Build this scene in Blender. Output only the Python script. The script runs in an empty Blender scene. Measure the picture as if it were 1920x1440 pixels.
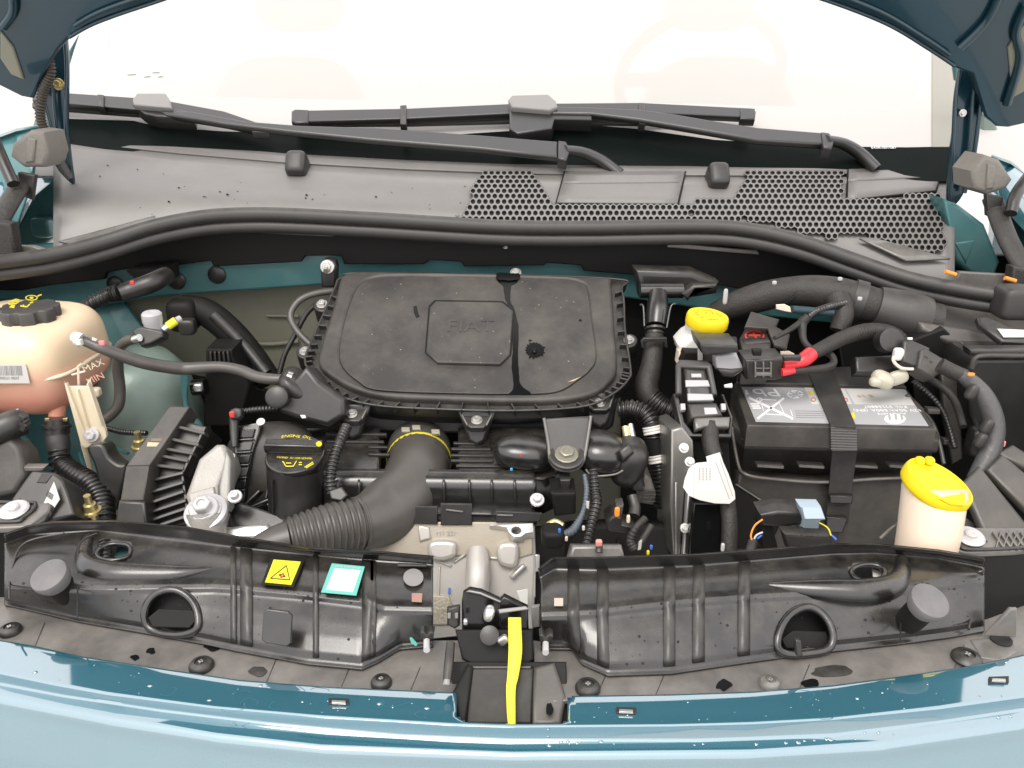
import bpy, bmesh, math, random
from mathutils import Vector as V, Matrix as M
random.seed(7)
SC = bpy.context.scene
COL = SC.collection
R = math.radians

# ---------------------------------------------------------------- camera, sky, sun, exposure
ZC, PITCH, F = 1.25, R(22.0), 1500.0
cam_d = bpy.data.cameras.new("camera")
cam = bpy.data.objects.new("camera", cam_d)
COL.objects.link(cam)
cam.location = (0, 0, ZC)
cam.rotation_euler = (R(90) - PITCH, 0, 0)
cam_d.sensor_width = 36
cam_d.lens = 36 * F / 1920
cam_d.clip_start, cam_d.clip_end = 0.02, 500
SC.camera = cam

SUN_EL, SUN_ROT = R(58), R(200)
world = bpy.data.worlds.new("World")
SC.world = world
world.use_nodes = True
nt = world.node_tree
nt.nodes.clear()
sky = nt.nodes.new("ShaderNodeTexSky")
sky.sky_type = 'NISHITA'
sky.sun_disc = False
sky.sun_elevation, sky.sun_rotation = SUN_EL, SUN_ROT
sky.dust_density = 4
cl = nt.nodes.new("ShaderNodeMix"); cl.data_type = 'RGBA'
cl.inputs[0].default_value = 0.88                      # closed cloud cover over the blue
cl.inputs[7].default_value = (9.65, 9.35, 9.3, 1)
bg = nt.nodes.new("ShaderNodeBackground"); bg.inputs[1].default_value = 0.12
wo = nt.nodes.new("ShaderNodeOutputWorld")
nt.links.new(sky.outputs[0], cl.inputs[6])
nt.links.new(cl.outputs[2], bg.inputs[0])
nt.links.new(bg.outputs[0], wo.inputs[0])
sl = bpy.data.lights.new("sun", 'SUN')
sl.energy, sl.angle, sl.color = 1.25, R(30), (1, .96, .9)
sun = bpy.data.objects.new("sun", sl); COL.objects.link(sun)
sun.rotation_euler = (R(90) - SUN_EL, 0, R(-20))
SC.view_settings.view_transform = 'Standard'
SC.view_settings.look = 'None'
SC.view_settings.exposure = 0.80
SC.view_settings.gamma = 1

# ---------------------------------------------------------------- pixel rays to points on real planes
CP, SP = math.cos(PITCH), math.sin(PITCH)
CAM = V((0, 0, ZC))
def ray(px, py):
    a, b = (px - 960) / F, (720 - py) / F
    return V((a, CP + b * SP, -SP + b * CP))
def P(px, py, Y):
    d = ray(px, py); return CAM + d * (Y / d.y)
def PL(px, py, pl):
    d = ray(px, py); return CAM + d * ((pl[0] - CAM).dot(pl[1]) / d.dot(pl[1]))
def TP(Y, z, deg):                                     # plane through (0,Y,z below lens); 0 = level, 90 = facing front
    return (V((0, Y, ZC + z)), V((0, -math.sin(R(deg)), math.cos(R(deg)))))
def HZ(z): return TP(1, z, 0)
def VY(Y): return TP(Y, 0, 90)
def lift(pl, h): return (pl[0] + pl[1] * h, pl[1])
def depth(p): return (p - CAM).dot(V((0, CP, -SP)))
def px2m(p): return depth(p) / F
def cat(pts, n=8, closed=False):                       # Catmull-Rom
    out, N = [], len(pts)
    rng = N if closed else N - 1
    for i in range(rng):
        if closed: a, b, c, d = pts[i - 1], pts[i], pts[(i + 1) % N], pts[(i + 2) % N]
        else: a, b, c, d = pts[max(i - 1, 0)], pts[i], pts[i + 1], pts[min(i + 2, N - 1)]
        for k in range(n):
            t = k / n
            out.append(tuple(.5 * (2 * q + (r - p) * t + (2 * p - 5 * q + 4 * r - s) * t * t + (3 * q - p - 3 * r + s) * t ** 3) for p, q, r, s in zip(a, b, c, d)))
    if not closed: out.append(tuple(pts[-1]))
    return out
def interp(pts, x):
    if x <= pts[0][0]: p, q = pts[0], pts[1]
    else:
        for p, q in zip(pts, pts[1:]):
            if x <= q[0]: break
    t = (x - p[0]) / (q[0] - p[0])
    return [a + (b - a) * t for a, b in zip(p[1:], q[1:])]

# ---------------------------------------------------------------- materials
def mat(name, col, rough=.5, metal=0., dust=None, dscale=22., damt=.5, bump=.0, bscale=300., coat=0., spec=.5, sss=0., rvar=.12, gate=0):
    m = bpy.data.materials.new(name); m.use_nodes = True
    t = m.node_tree; b = t.nodes["Principled BSDF"]; L = t.links.new
    b.inputs["Base Color"].default_value = (*col, 1)
    b.inputs["Roughness"].default_value = rough
    b.inputs["Metallic"].default_value = metal
    b.inputs["Coat Weight"].default_value = coat
    b.inputs["Coat Roughness"].default_value = .04
    b.inputs["Specular IOR Level"].default_value = spec
    if sss:
        b.inputs["Subsurface Weight"].default_value = sss
        b.inputs["Subsurface Radius"].default_value = (.02, .012, .006)
    tc = t.nodes.new("ShaderNodeTexCoord")
    if dust:
        n = t.nodes.new("ShaderNodeTexNoise"); n.inputs["Scale"].default_value = dscale
        n.inputs["Detail"].default_value = 9; n.inputs["Roughness"].default_value = .68
        L(tc.outputs["Object"], n.inputs["Vector"])
        rp = t.nodes.new("ShaderNodeValToRGB")
        rp.color_ramp.elements[0].position, rp.color_ramp.elements[1].position = .38, .78
        rp.color_ramp.elements[0].color = (0, 0, 0, 1); rp.color_ramp.elements[1].color = (damt,) * 3 + (1,)
        L(n.outputs["Fac"], rp.inputs[0])
        mx = t.nodes.new("ShaderNodeMix"); mx.data_type = 'RGBA'
        mx.inputs[6].default_value = (*col, 1); mx.inputs[7].default_value = (*dust, 1)
        if gate:
            ge = t.nodes.new("ShaderNodeNewGeometry"); sx = t.nodes.new("ShaderNodeSeparateXYZ"); gm_ = t.nodes.new("ShaderNodeMapRange"); mu = t.nodes.new("ShaderNodeMath"); mu.operation = 'MULTIPLY'
            gm_.inputs[1].default_value, gm_.inputs[2].default_value, gm_.inputs[3].default_value = .35, .95, .12
            L(ge.outputs["Normal"], sx.inputs[0]); L(sx.outputs[2], gm_.inputs[0]); L(gm_.outputs[0], mu.inputs[0]); L(rp.outputs[0], mu.inputs[1]); L(mu.outputs[0], mx.inputs[0])
        else: L(rp.outputs[0], mx.inputs[0])
        L(mx.outputs[2], b.inputs["Base Color"])
        mr = t.nodes.new("ShaderNodeMapRange")
        mr.inputs[3].default_value = max(.05, rough - rvar * .5); mr.inputs[4].default_value = min(1, rough + rvar)
        L(n.outputs["Fac"], mr.inputs[0]); L(mr.outputs[0], b.inputs["Roughness"])
    if bump:
        n2 = t.nodes.new("ShaderNodeTexNoise"); n2.inputs["Scale"].default_value = bscale; n2.inputs["Detail"].default_value = 4
        L(tc.outputs["Object"], n2.inputs["Vector"])
        bp = t.nodes.new("ShaderNodeBump"); bp.inputs["Strength"].default_value = bump; bp.inputs["Distance"].default_value = .002
        L(n2.outputs["Fac"], bp.inputs["Height"]); L(bp.outputs[0], b.inputs["Normal"])
    return m
DU = (.16, .145, .12)
plastic = mat("black plastic", (.016, .0148, .0138), .36, dust=DU, damt=.5, dscale=30, bump=.10, bscale=900, spec=.7, gate=1)
satin = mat("satin black plastic", (.0105, .0096, .0089), .225, dust=DU, damt=.36, dscale=34, bump=.05, bscale=900, spec=.95, gate=1)
dusty = mat("dusty black plastic", (.032, .0285, .026), .46, dust=DU, damt=.5, dscale=16, bump=.2, bscale=1100, spec=.6)
deep = mat("dark plastic and painted shade", (.006, .0056, .005), .6, dust=DU, damt=.12, spec=.3, gate=1)
grey = mat("grey cowl plastic", (.150, .141, .132), .40, dust=(.22, .21, .19), damt=.5, dscale=9, bump=.12, bscale=1200, spec=.9)
sheet = mat("weathered grey trim plastic", (.105, .097, .089), .28, dust=(.26, .24, .215), damt=.85, dscale=17, bump=.1, bscale=900, spec=.9)
rubber = mat("rubber", (.032, .030, .028), .48, dust=DU, damt=.5, dscale=30, bump=.15, bscale=800, spec=.7, gate=1)
hose = mat("matt hose rubber", (.070, .064, .057), .38, dust=DU, damt=.3, dscale=18, bump=.1, bscale=700, spec=.7)
tape = mat("cloth tape", (.026, .023, .021), .52, dust=DU, damt=.3, dscale=60, bump=.5, bscale=420, gate=1)
corr = mat("corrugated conduit", (.013, .012, .0115), .30, dust=DU, damt=.3, dscale=40, spec=.8, gate=1)
gloss = mat("gloss black metal", (.006, .006, .006), .16, coat=.2, spec=.35, dust=DU, damt=.12, gate=1)
paint = mat("teal metallic paint", (.024, .150, .205), .34, .40, coat=1., dust=(.035, .185, .25), dscale=600, damt=.5, rvar=.02)
paint.node_tree.nodes["Principled BSDF"].inputs["Coat IOR"].default_value = 3.5
inpaint = mat("teal body paint", (.050, .170, .180), .36, .12, coat=.4, dust=(.15, .25, .23), dscale=7, damt=.6)
tower_m = mat("faded teal body paint", (.17, .235, .205), .40, .05, coat=.2, dust=(.26, .30, .25), dscale=9, damt=.6)
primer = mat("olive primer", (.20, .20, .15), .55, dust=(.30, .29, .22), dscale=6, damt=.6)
darkpaint = mat("dark blue underside paint", (.006, .034, .050), .28, .2, coat=.7)
cast = mat("cast aluminium", (.56, .535, .50), .40, .5, dust=(.48, .44, .38), dscale=12, damt=.5, bump=.10, bscale=700)
cast2 = mat("grey cast aluminium", (.36, .345, .32), .45, .3, dust=(.26, .23, .18), dscale=30, damt=.4, bump=.35, bscale=500)
mach = mat("machined aluminium", (.80, .79, .77), .28, .8)
steel = mat("zinc steel", (.62, .61, .58), .30, .9, dust=(.3, .28, .24), dscale=90, damt=.5)
zinc = mat("white coated screw", (.55, .54, .54), .40, .4)
brass = mat("yellow zinc stud", (.62, .52, .26), .35, .8)
cream = mat("cream plastic", (.76, .68, .52), .38, sss=.25, dust=(.75, .57, .36), dscale=12, damt=.5)
ncream = mat("pale natural plastic", (.74, .61, .48), .36, sss=.3, dust=(.8, .66, .5), dscale=8, damt=.4)
white = mat("white plastic", (.72, .70, .66), .4, sss=.1)
paper = mat("white label", (.60, .59, .56), .5)
palegrey = mat("pale grey plastic", (.25, .24, .23), .42)
lgrey = mat("light grey plastic", (.44, .43, .44), .4)
yellow = mat("bright yellow plastic", (.80, .60, .004), .50, dust=(.8, .66, .01), dscale=60, damt=.5)
strapy = mat("yellow strap", (.78, .70, .045), .5, dust=(.62, .55, .05), dscale=70, damt=.4, bump=.3, bscale=600)
ylab = mat("yellow sticker", (.82, .72, .02), .4)
yprint = mat("yellow print", (.72, .62, .03), .5)
red = mat("red sleeve", (.75, .04, .05), .38)
redp = mat("red print", (.62, .05, .04), .5)
orange = mat("orange wire", (.85, .30, .04), .4)
blue = mat("blue wire", (.06, .16, .62), .4)
teal = mat("turquoise sticker", (.13, .50, .42), .4)
ink = mat("black print", (.02, .02, .02), .5)
fadeink = mat("grey print", (.30, .29, .28), .5)
labgrey = mat("grey battery label", (.42, .42, .43), .35)
labwhite = mat("white print", (.88, .87, .85), .4)
bgrey = mat("blue grey connector", (.36, .44, .50), .42)
liner = mat("wing liner plastic", (.062, .056, .050), .42, dust=DU, damt=.6, dscale=14, bump=.1, bscale=900, spec=.7)
foam = mat("grey foam", (.19, .178, .158), .8, dust=(.25, .23, .2), dscale=30, damt=.6, bump=.4, bscale=200)
strap_m = mat("woven strap", (.030, .028, .027), .6, dust=DU, damt=.3, bump=.4, bscale=600)
strap_l = mat("ribbed strap weave", (.115, .110, .106), .6, bump=.4, bscale=600)
wiper_m = mat("wiper black", (.016, .015, .0145), .36, spec=.9, bump=.06, bscale=900)
wetm = mat("wet plastic", (.005, .005, .005), .22, spec=.25)
glassm = mat("windscreen painted sky glare", (.56, .545, .515), .12, coat=.1)  # white sky glare painted into the pale colour of the pane
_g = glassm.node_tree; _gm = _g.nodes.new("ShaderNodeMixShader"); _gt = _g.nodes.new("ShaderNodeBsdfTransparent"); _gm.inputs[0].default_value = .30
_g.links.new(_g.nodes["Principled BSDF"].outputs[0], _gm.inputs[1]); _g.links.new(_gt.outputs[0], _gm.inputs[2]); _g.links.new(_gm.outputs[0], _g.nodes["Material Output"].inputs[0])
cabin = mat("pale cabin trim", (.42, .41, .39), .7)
fritm = mat("border band painted sky glare", (.50, .475, .452), .2)  # black glass band painted off-white for the sky it reflects
bonnet_refl = mat("painted bonnet reflection", (.006, .009, .008), .30, spec=.03)  # near-black strip painting the reflection of the bonnet in the glass
concrete = mat("pale concrete", (.46, .45, .44), .8, dust=(.40, .39, .38), dscale=1.2, damt=.8)
gold = mat("gilt print", (.55, .42, .26), .5)
drop = bpy.data.materials.new("water"); drop.use_nodes = True
_b = drop.node_tree.nodes["Principled BSDF"]
_b.inputs["Transmission Weight"].default_value = 1; _b.inputs["Roughness"].default_value = .02; _b.inputs["IOR"].default_value = 1.33
tankm = mat("coolant tank plastic", (.86, .70, .46), .34, sss=.35)
_t = tankm.node_tree; _p = _t.nodes["Principled BSDF"]
_tc = _t.nodes.new("ShaderNodeTexCoord"); _sx = _t.nodes.new("ShaderNodeSeparateXYZ"); _rp = _t.nodes.new("ShaderNodeValToRGB")
_mr = _t.nodes.new("ShaderNodeMapRange"); _mr.inputs[1].default_value, _mr.inputs[2].default_value = -.07, .07
_t.links.new(_tc.outputs["Object"], _sx.inputs[0]); _t.links.new(_sx.outputs[2], _mr.inputs[0]); _t.links.new(_mr.outputs[0], _rp.inputs[0])
_e = _rp.color_ramp.elements
_e[0].position, _e[0].color = .22, (.70, .31, .22, 1)
_e[1].position, _e[1].color = .60, (.78, .61, .42, 1)
_n = _e.new(.48); _n.color = (.77, .48, .34, 1)
_t.links.new(_rp.outputs[0], _p.inputs["Base Color"])

# ---------------------------------------------------------------- builders
def thing(name, label, cat_, loc=(0, 0, 0), group=None):
    o = bpy.data.objects.new(name, None); COL.objects.link(o)
    o.location = loc; o.empty_display_size = .02
    o["label"], o["category"] = label, cat_
    if group: o["group"] = group
    return o
def place(o, parent):
    if parent is None: return o
    off = V((0, 0, 0)); q = parent
    while q: off += q.location; q = q.parent
    o.parent = parent; o.location = V(o.location) - off
    return o
def mk(name, vs, fs, m, parent=None, ang=35, **kw):
    c = V((0, 0, 0))
    for v in vs: c += V(v)
    c /= len(vs)
    me = bpy.data.meshes.new(name)
    me.from_pydata([tuple(V(v) - c) for v in vs], [], fs)
    me.polygons.foreach_set("use_smooth", [True] * len(me.polygons))
    me.update()
    if ang: me.set_sharp_from_angle(angle=R(ang))
    me.materials.append(m)
    o = bpy.data.objects.new(name, me); COL.objects.link(o); o.location = c
    for k, v in kw.items(): o[k] = v
    return place(o, parent)
def frame(n):
    n = n.normalized(); u = V((1, 0, 0)); u = u - n * u.dot(n)
    if u.length < .2: u = V((0, 1, 0)) - n * n.y
    u.normalize(); return u, n.cross(u), n
def slab3(name, pts, n, thick, m, parent=None, bev=.0015, holes=(), u=None, bres=2, **kw):
    """outline (3D points in a plane, front face) with holes, pushed back along -n"""
    if u is None: u, v, n = frame(n)
    else: n = n.normalized(); u = u.normalized(); v = n.cross(u)
    c = sum(pts, V((0, 0, 0))) / len(pts)
    bev = min(bev, thick * .49)
    cu = bpy.data.curves.new(name, 'CURVE'); cu.dimensions = '2D'; cu.fill_mode = 'BOTH'
    cu.extrude = max(thick / 2 - bev, 0); cu.bevel_depth = bev; cu.bevel_resolution = bres; cu.offset = -bev
    for loop in [pts] + list(holes):
        s = cu.splines.new('POLY'); s.points.add(len(loop) - 1); s.use_cyclic_u = True
        for i, p in enumerate(loop):
            d = p - c; s.points[i].co = (d.dot(u), d.dot(v), 0, 1)
    tmp = bpy.data.objects.new("tmp", cu)
    me = bpy.data.meshes.new_from_object(tmp)
    bpy.data.objects.remove(tmp); bpy.data.curves.remove(cu)
    me.name = name
    me.transform(M((u, v, n)).transposed().to_4x4())
    me.materials.clear(); me.materials.append(m)
    me.polygons.foreach_set("use_smooth", [True] * len(me.polygons)); me.update(); me.set_sharp_from_angle(angle=R(40))
    o = bpy.data.objects.new(name, me); COL.objects.link(o); o.location = c - n * thick / 2
    for k, q in kw.items(): o[k] = q
    return place(o, parent)
def slab(name, px, pl, thick, m, parent=None, bev=.0015, holes=(), sm=0, **kw):
    if sm: px = cat(px, sm, True)
    return slab3(name, [PL(x, y, pl) for x, y in px], pl[1], thick, m, parent, bev, [[PL(x, y, pl) for x, y in h] for h in holes], **kw)
def circ(cx, cy, rx, ry=None, n=24, a0=0):
    ry = rx if ry is None else ry
    return [(cx + rx * math.cos(a0 + 2 * math.pi * i / n), cy + ry * math.sin(a0 + 2 * math.pi * i / n)) for i in range(n)]
def sweep(name, pts, rad, m, parent=None, amp=0., pitch=.006, seg=14, cap=True, sq=None, ang=50, sharp=1., **kw):
    pts = [V(p) for p in pts]
    if not isinstance(rad, (list, tuple)): rad = [rad] * len(pts)
    q = cat([(*p, r) for p, r in zip(pts, rad)], 10)
    L = [0]
    for a, b in zip(q, q[1:]): L.append(L[-1] + (V(b[:3]) - V(a[:3])).length)
    n = max(int(L[-1] / pitch) * 6, 8) if amp else max(len(q), 8)
    n = min(n, 900)
    ring, j, up = [], 0, None
    for i in range(n + 1):
        s = L[-1] * i / n
        while j < len(L) - 2 and L[j + 1] < s: j += 1
        t = (s - L[j]) / max(L[j + 1] - L[j], 1e-9)
        ring.append((V(q[j][:3]).lerp(V(q[j + 1][:3]), t), q[j][3] + (q[j + 1][3] - q[j][3]) * t, s))
    vs, fs = [], []
    for i, (c, r, s) in enumerate(ring):
        d = (ring[min(i + 1, n)][0] - ring[max(i - 1, 0)][0]).normalized()
        if up is None: up = V((0, 0, 1)) if abs(d.z) < .9 else V((0, 1, 0))
        up = (up - d * up.dot(d)).normalized(); sd = d.cross(up)
        if amp:
            w = math.sin(2 * math.pi * s / pitch); r *= 1 + amp * max(-1, min(1, w * 1.6))
        for k in range(seg):
            a = 2 * math.pi * k / seg
            x, y = math.cos(a), math.sin(a)
            if sq: x, y = x * sq[0], y * sq[1]
            vs.append(c + (sd * x + up * y) * r)
    for i in range(n):
        for k in range(seg):
            k2 = (k + 1) % seg
            fs.append((i * seg + k, i * seg + k2, (i + 1) * seg + k2, (i + 1) * seg + k))
    if cap:
        fs.append(tuple(reversed(range(seg)))); fs.append(tuple(n * seg + k for k in range(seg)))
    return mk(name, vs, fs, m, parent, ang, **kw)
def tube(name, pp, r, m, parent=None, **kw):
    """pp: (px, py, Y); r in picture pixels"""
    pts = [P(*p) for p in pp]
    if not isinstance(r, (list, tuple)): r = [r] * len(pts)
    return sweep(name, pts, [a * px2m(p) for a, p in zip(r, pts)], m, parent, **kw)
def lathe(name, base, axis, prof, m, parent=None, seg=28, fn=None, ang=35, **kw):
    base, n = V(base), V(axis).normalized(); u, v, n = frame(n)
    vs, fs = [], []
    for r, h in prof:
        for k in range(seg):
            a = 2 * math.pi * k / seg
            rr = r * (fn(a, h) if fn else 1)
            vs.append(base + u * (rr * math.cos(a)) + v * (rr * math.sin(a)) + n * h)
    for i in range(len(prof) - 1):
        for k in range(seg):
            k2 = (k + 1) % seg
            fs.append((i * seg + k, i * seg + k2, (i + 1) * seg + k2, (i + 1) * seg + k))
    fs.append(tuple(reversed(range(seg)))); fs.append(tuple((len(prof) - 1) * seg + k for k in range(seg)))
    return mk(name, vs, fs, m, parent, ang, **kw)
def bolt(base, axis, r, m, parent, name="bolt", wash=True, h=None):
    """flange washer, hexagon head and dimple in one mesh"""
    base, n = V(base), V(axis).normalized(); u, v, n = frame(n)
    h = h or r * .7
    vs, fs = [], []
    def rg(rad, hh, hexa):
        i0 = len(vs)
        for k in range(12):
            a = 2 * math.pi * k / 12 + .2
            rr = rad * (1 if not hexa else (1.0 if k % 2 == 0 else .9))
            vs.append(base + u * rr * math.cos(a) + v * rr * math.sin(a) + n * hh)
        return i0
    L = [rg(r, 0, 0), rg(r, h * .22, 0), rg(r * .93, h * .32, 0)] if wash else []
    L += [rg(r * .62, h * .34 if wash else 0, 1), rg(r * .62, h * .92, 1), rg(r * .54, h, 1), rg(r * .30, h, 0), rg(r * .26, h * .86, 0)]
    for a, b in zip(L, L[1:]):
        for k in range(12):
            k2 = (k + 1) % 12; fs.append((a + k, a + k2, b + k2, b + k))
    fs.append(tuple(L[-1] + k for k in range(12)))
    return mk(name, vs, fs, m, parent, 30)
def blob(name, c, abc, m, parent=None, e=(.5, .5), rot=(0, 0, 0), nu=28, nv=18, fn=None, **kw):
    from mathutils import Euler
    Q = Euler(rot).to_matrix(); c = V(c); vs, fs = [], []
    sg = lambda x, p: math.copysign(abs(x) ** p, x)
    for j in range(nv + 1):
        th = -math.pi / 2 + math.pi * j / nv
        for i in range(nu):
            ph = 2 * math.pi * i / nu
            p = V((abc[0] * sg(math.cos(th), e[0]) * sg(math.cos(ph), e[1]), abc[1] * sg(math.cos(th), e[0]) * sg(math.sin(ph), e[1]), abc[2] * sg(math.sin(th), e[0])))
            if fn: p = fn(p)
            vs.append(c + Q @ p)
    for j in range(nv):
        for i in range(nu):
            i2 = (i + 1) % nu; fs.append((j * nu + i, j * nu + i2, (j + 1) * nu + i2, (j + 1) * nu + i))
    o = mk(name, vs, fs, m, parent, 60, **kw)
    return o
def loft(name, curves, m, parent=None, thick=0, ang=60, **kw):
    n = len(curves[0]); vs = [p for c in curves for p in c]; fs = []
    for i in range(len(curves) - 1):
        for k in range(n - 1):
            fs.append((i * n + k, (i + 1) * n + k, (i + 1) * n + k + 1, i * n + k + 1))
    o = mk(name, vs, fs, m, parent, ang, **kw)
    if thick:
        s = o.modifiers.new("thickness", 'SOLIDIFY'); s.thickness = thick; s.offset = -1
    return o
def bar(name, a, b, w, h, n, m, parent=None, bev=.001, **kw):
    """rectangular bar from a to b, w wide, h high along n"""
    a, b = V(a), V(b); d = (b - a).normalized(); n = V(n); n = (n - d * n.dot(d)).normalized(); s = d.cross(n) * w / 2
    return slab3(name, [a + n * h / 2 - s, b + n * h / 2 - s, b + n * h / 2 + s, a + n * h / 2 + s], n, h, m, parent, bev, **kw)
def pbar(name, p, q, pl, wpx, thick, m, parent=None, bev=.0008, **kw):
    (x0, y0), (x1, y1) = p, q; L = math.hypot(x1 - x0, y1 - y0) or 1
    nx, ny = -(y1 - y0) / L * wpx / 2, (x1 - x0) / L * wpx / 2
    return slab(name, [(x0 + nx, y0 + ny), (x1 + nx, y1 + ny), (x1 - nx, y1 - ny), (x0 - nx, y0 - ny)], pl, thick, m, parent, bev, **kw)
def text(name, s, org, right, up, size, m, parent=None, ext=.0002, align='CENTER', **kw):
    cu = bpy.data.curves.new(name, 'FONT'); cu.body = s; cu.size = size; cu.extrude = ext; cu.align_x = align; cu.align_y = 'CENTER'
    cu.resolution_u = 3
    tmp = bpy.data.objects.new("tmp", cu); me = bpy.data.meshes.new_from_object(tmp)
    bpy.data.objects.remove(tmp); bpy.data.curves.remove(cu); me.name = name
    r, u = V(right).normalized(), V(up); u = (u - r * u.dot(r)).normalized()
    me.transform(M((r, u, r.cross(u))).transposed().to_4x4())
    me.materials.clear(); me.materials.append(m)
    o = bpy.data.objects.new(name, me); COL.objects.link(o); o.location = org
    for k, q in kw.items(): o[k] = q
    return place(o, parent)
def join(name, objs, parent, **kw):
    """several small pieces into one mesh"""
    vs, fs = [], []; dg = bpy.context.evaluated_depsgraph_get()
    m = objs[0].data.materials[0]
    for o in objs:
        w = V((0, 0, 0)); q = o
        while q: w += q.location; q = q.parent
        i0 = len(vs)
        vs += [v.co + w for v in o.data.vertices]; fs += [tuple(i0 + i for i in f.vertices) for f in o.data.polygons]
        me = o.data; bpy.data.objects.remove(o); bpy.data.meshes.remove(me)
    return mk(name, vs, fs, m, parent, 40, **kw)
X, Yv, Z = V((1, 0, 0)), V((0, 1, 0)), V((0, 0, 1))

# ================================================================ ground
g = mk("ground", [(-60, -30, 0), (60, -30, 0), (60, 90, 0), (-60, 90, 0)], [(0, 1, 2, 3)], concrete, kind="structure")

# ================================================================ windscreen and wipers
WS = TP(1.40, -.15, 32)
ws = thing("windscreen", "pale windscreen with white sky glare painted in, behind the wipers", "windscreen", P(960, 150, 1.5))
inner = [(205, 60), (206, 150), (214, 166), (240, 173), (420, 182), (700, 188), (960, 190), (1300, 194), (1500, 200), (1640, 203), (1690, 200), (1712, 185), (1718, 150), (1714, 70), (1700, -60), (1640, -200), (1500, -330), (960, -380), (420, -330), (270, -200), (215, -60)]
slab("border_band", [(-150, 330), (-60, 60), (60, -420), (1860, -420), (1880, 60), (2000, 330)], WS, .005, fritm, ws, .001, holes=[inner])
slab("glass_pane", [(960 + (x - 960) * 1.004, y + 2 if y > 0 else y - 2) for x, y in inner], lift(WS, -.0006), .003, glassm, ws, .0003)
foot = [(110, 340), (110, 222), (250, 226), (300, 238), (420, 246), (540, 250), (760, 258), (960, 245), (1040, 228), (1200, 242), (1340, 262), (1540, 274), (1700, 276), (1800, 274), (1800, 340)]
slab("bonnet_reflection", foot, lift(WS, .0012), .003, bonnet_refl, ws, .0003)
slab("pillar_reflection", [(1748, 90), (1762, 60), (1800, 130), (1790, 275), (1748, 275)], lift(WS, .0024), .003, mat("pillar reflection grey", (.30, .29, .25), .5), ws, .0005)  # painted reflection of the pillar on the glass
text("glass_marking", "E43R-001587", PL(1657, 277, lift(WS, .003)), X, WS[1].cross(X), .008, labwhite, ws)
for x, y, s in ((246, 138, 8), (275, 142, 6), (292, 134, 7), (300, 142, 5)):
    pbar("etched_mark", (x - s, y), (x + s, y - 1), lift(WS, .0014), 3, .0004, paper, ws, .0001)

sw = thing("steering_wheel", "steering wheel faintly showing through the pale windscreen", "steering wheel", P(1310, 150, 2.0))
wc_ = P(1310, 150, 2.0); wn_ = V((0, .75, .66)); a_, b_, _ = frame(wn_)
sweep("rim", [wc_ + (a_ * math.cos(k * .2618) + b_ * math.sin(k * .2618)) * .185 for k in range(26)], .014, cabin, sw, cap=False)
blob("hub", wc_, (.06, .03, .05), cabin, sw); bar("spoke", wc_ - a_ * .18, wc_ + a_ * .18, .035, .012, wn_, cabin, sw)
for lab, x in (("front seat showing faintly through the glass behind the steering wheel", 1330), ("front seat showing faintly through the glass left of the middle", 560)):
    se = thing("front_seat", lab, "seat", P(x, 120, 2.5), "front seats")  # front car seat, headrest and backrest
    blob("headrest", P(x, -10, 2.55), (.13, .05, .10), cabin, se, (.6, .6)); blob("backrest", P(x, 330, 2.5), (.24, .08, .34), cabin, se, (.6, .6))
WG = "windscreen wipers parked at the foot of the glass"
def wiper(label, blade, ends, brk, cover, cdark, arm, joint, lower, clips, seal):
    t = thing("windscreen_wiper", label, "wiper", PL(*arm[-1], WS), WG)
    b = slab("blade", blade, lift(WS, .030), .012, wiper_m, t, .002)
    slab("rubber_strip", seal, lift(WS, .014), .006, rubber, t, .001)
    for e in ends: slab("end_cap", e, lift(WS, .033), .016, wiper_m, t, .003)
    for c in clips: slab("clip", c, lift(WS, .034), .018, plastic, t, .002)
    slab("connector_cover", cover, lift(WS, .046), .012, palegrey, t, .003)
    slab("connector_body", cdark, lift(WS, .036), .026, wiper_m, t, .003)
    slab("arm", arm, lift(WS, .040), .012, wiper_m, t, .004)
    slab("joint_bracket", joint, lift(WS, .044), .022, wiper_m, t, .004)
    lp_ = [PL(x, y, lift(WS, .040 - .012 * i)) for i, (x, y, _) in enumerate(lower)]
    sweep("pivot_rod", lp_, [r * px2m(p) for r, p in zip((11, 13, 14, 15), lp_)], wiper_m, t, sq=(1.2, .8))
    return t
wr = wiper("long wiper in front, its blade lying level across the middle of the windscreen",
    [(548, 207), (760, 203), (960, 194), (1200, 192), (1416, 203), (1416, 220), (1200, 210), (960, 212), (760, 222), (550, 228)],
    [[(546, 208), (553, 204), (578, 205), (578, 229), (553, 230), (546, 226)], [(1388, 201), (1410, 202), (1418, 208), (1416, 223), (1388, 222)]],
    None, [(953, 186), (960, 178), (1028, 176), (1042, 188), (1046, 200), (1030, 206), (960, 200)],
    [(955, 198), (1030, 206), (1046, 206), (1110, 212), (1110, 224), (1040, 222), (1035, 240), (970, 250), (955, 240)],
    [(1030, 199), (1110, 200), (1200, 204), (1260, 212), (1330, 224), (1420, 238), (1545, 248), (1560, 262), (1545, 270), (1420, 262), (1330, 246), (1200, 224), (1110, 213), (1035, 212)],
    [(1540, 246), (1556, 248), (1566, 262), (1560, 278), (1544, 276)],
    [(1548, 262, 0), (1582, 270, 0), (1612, 288, 0), (1642, 318, 0)],
    [[(750, 197), (762, 196), (762, 233), (750, 232)], [(1198, 194), (1210, 195), (1210, 232), (1198, 230)]],
    [(560, 229), (760, 224), (960, 215), (1200, 222), (1300, 226), (1200, 232), (960, 228), (760, 233), (560, 234)])
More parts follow.
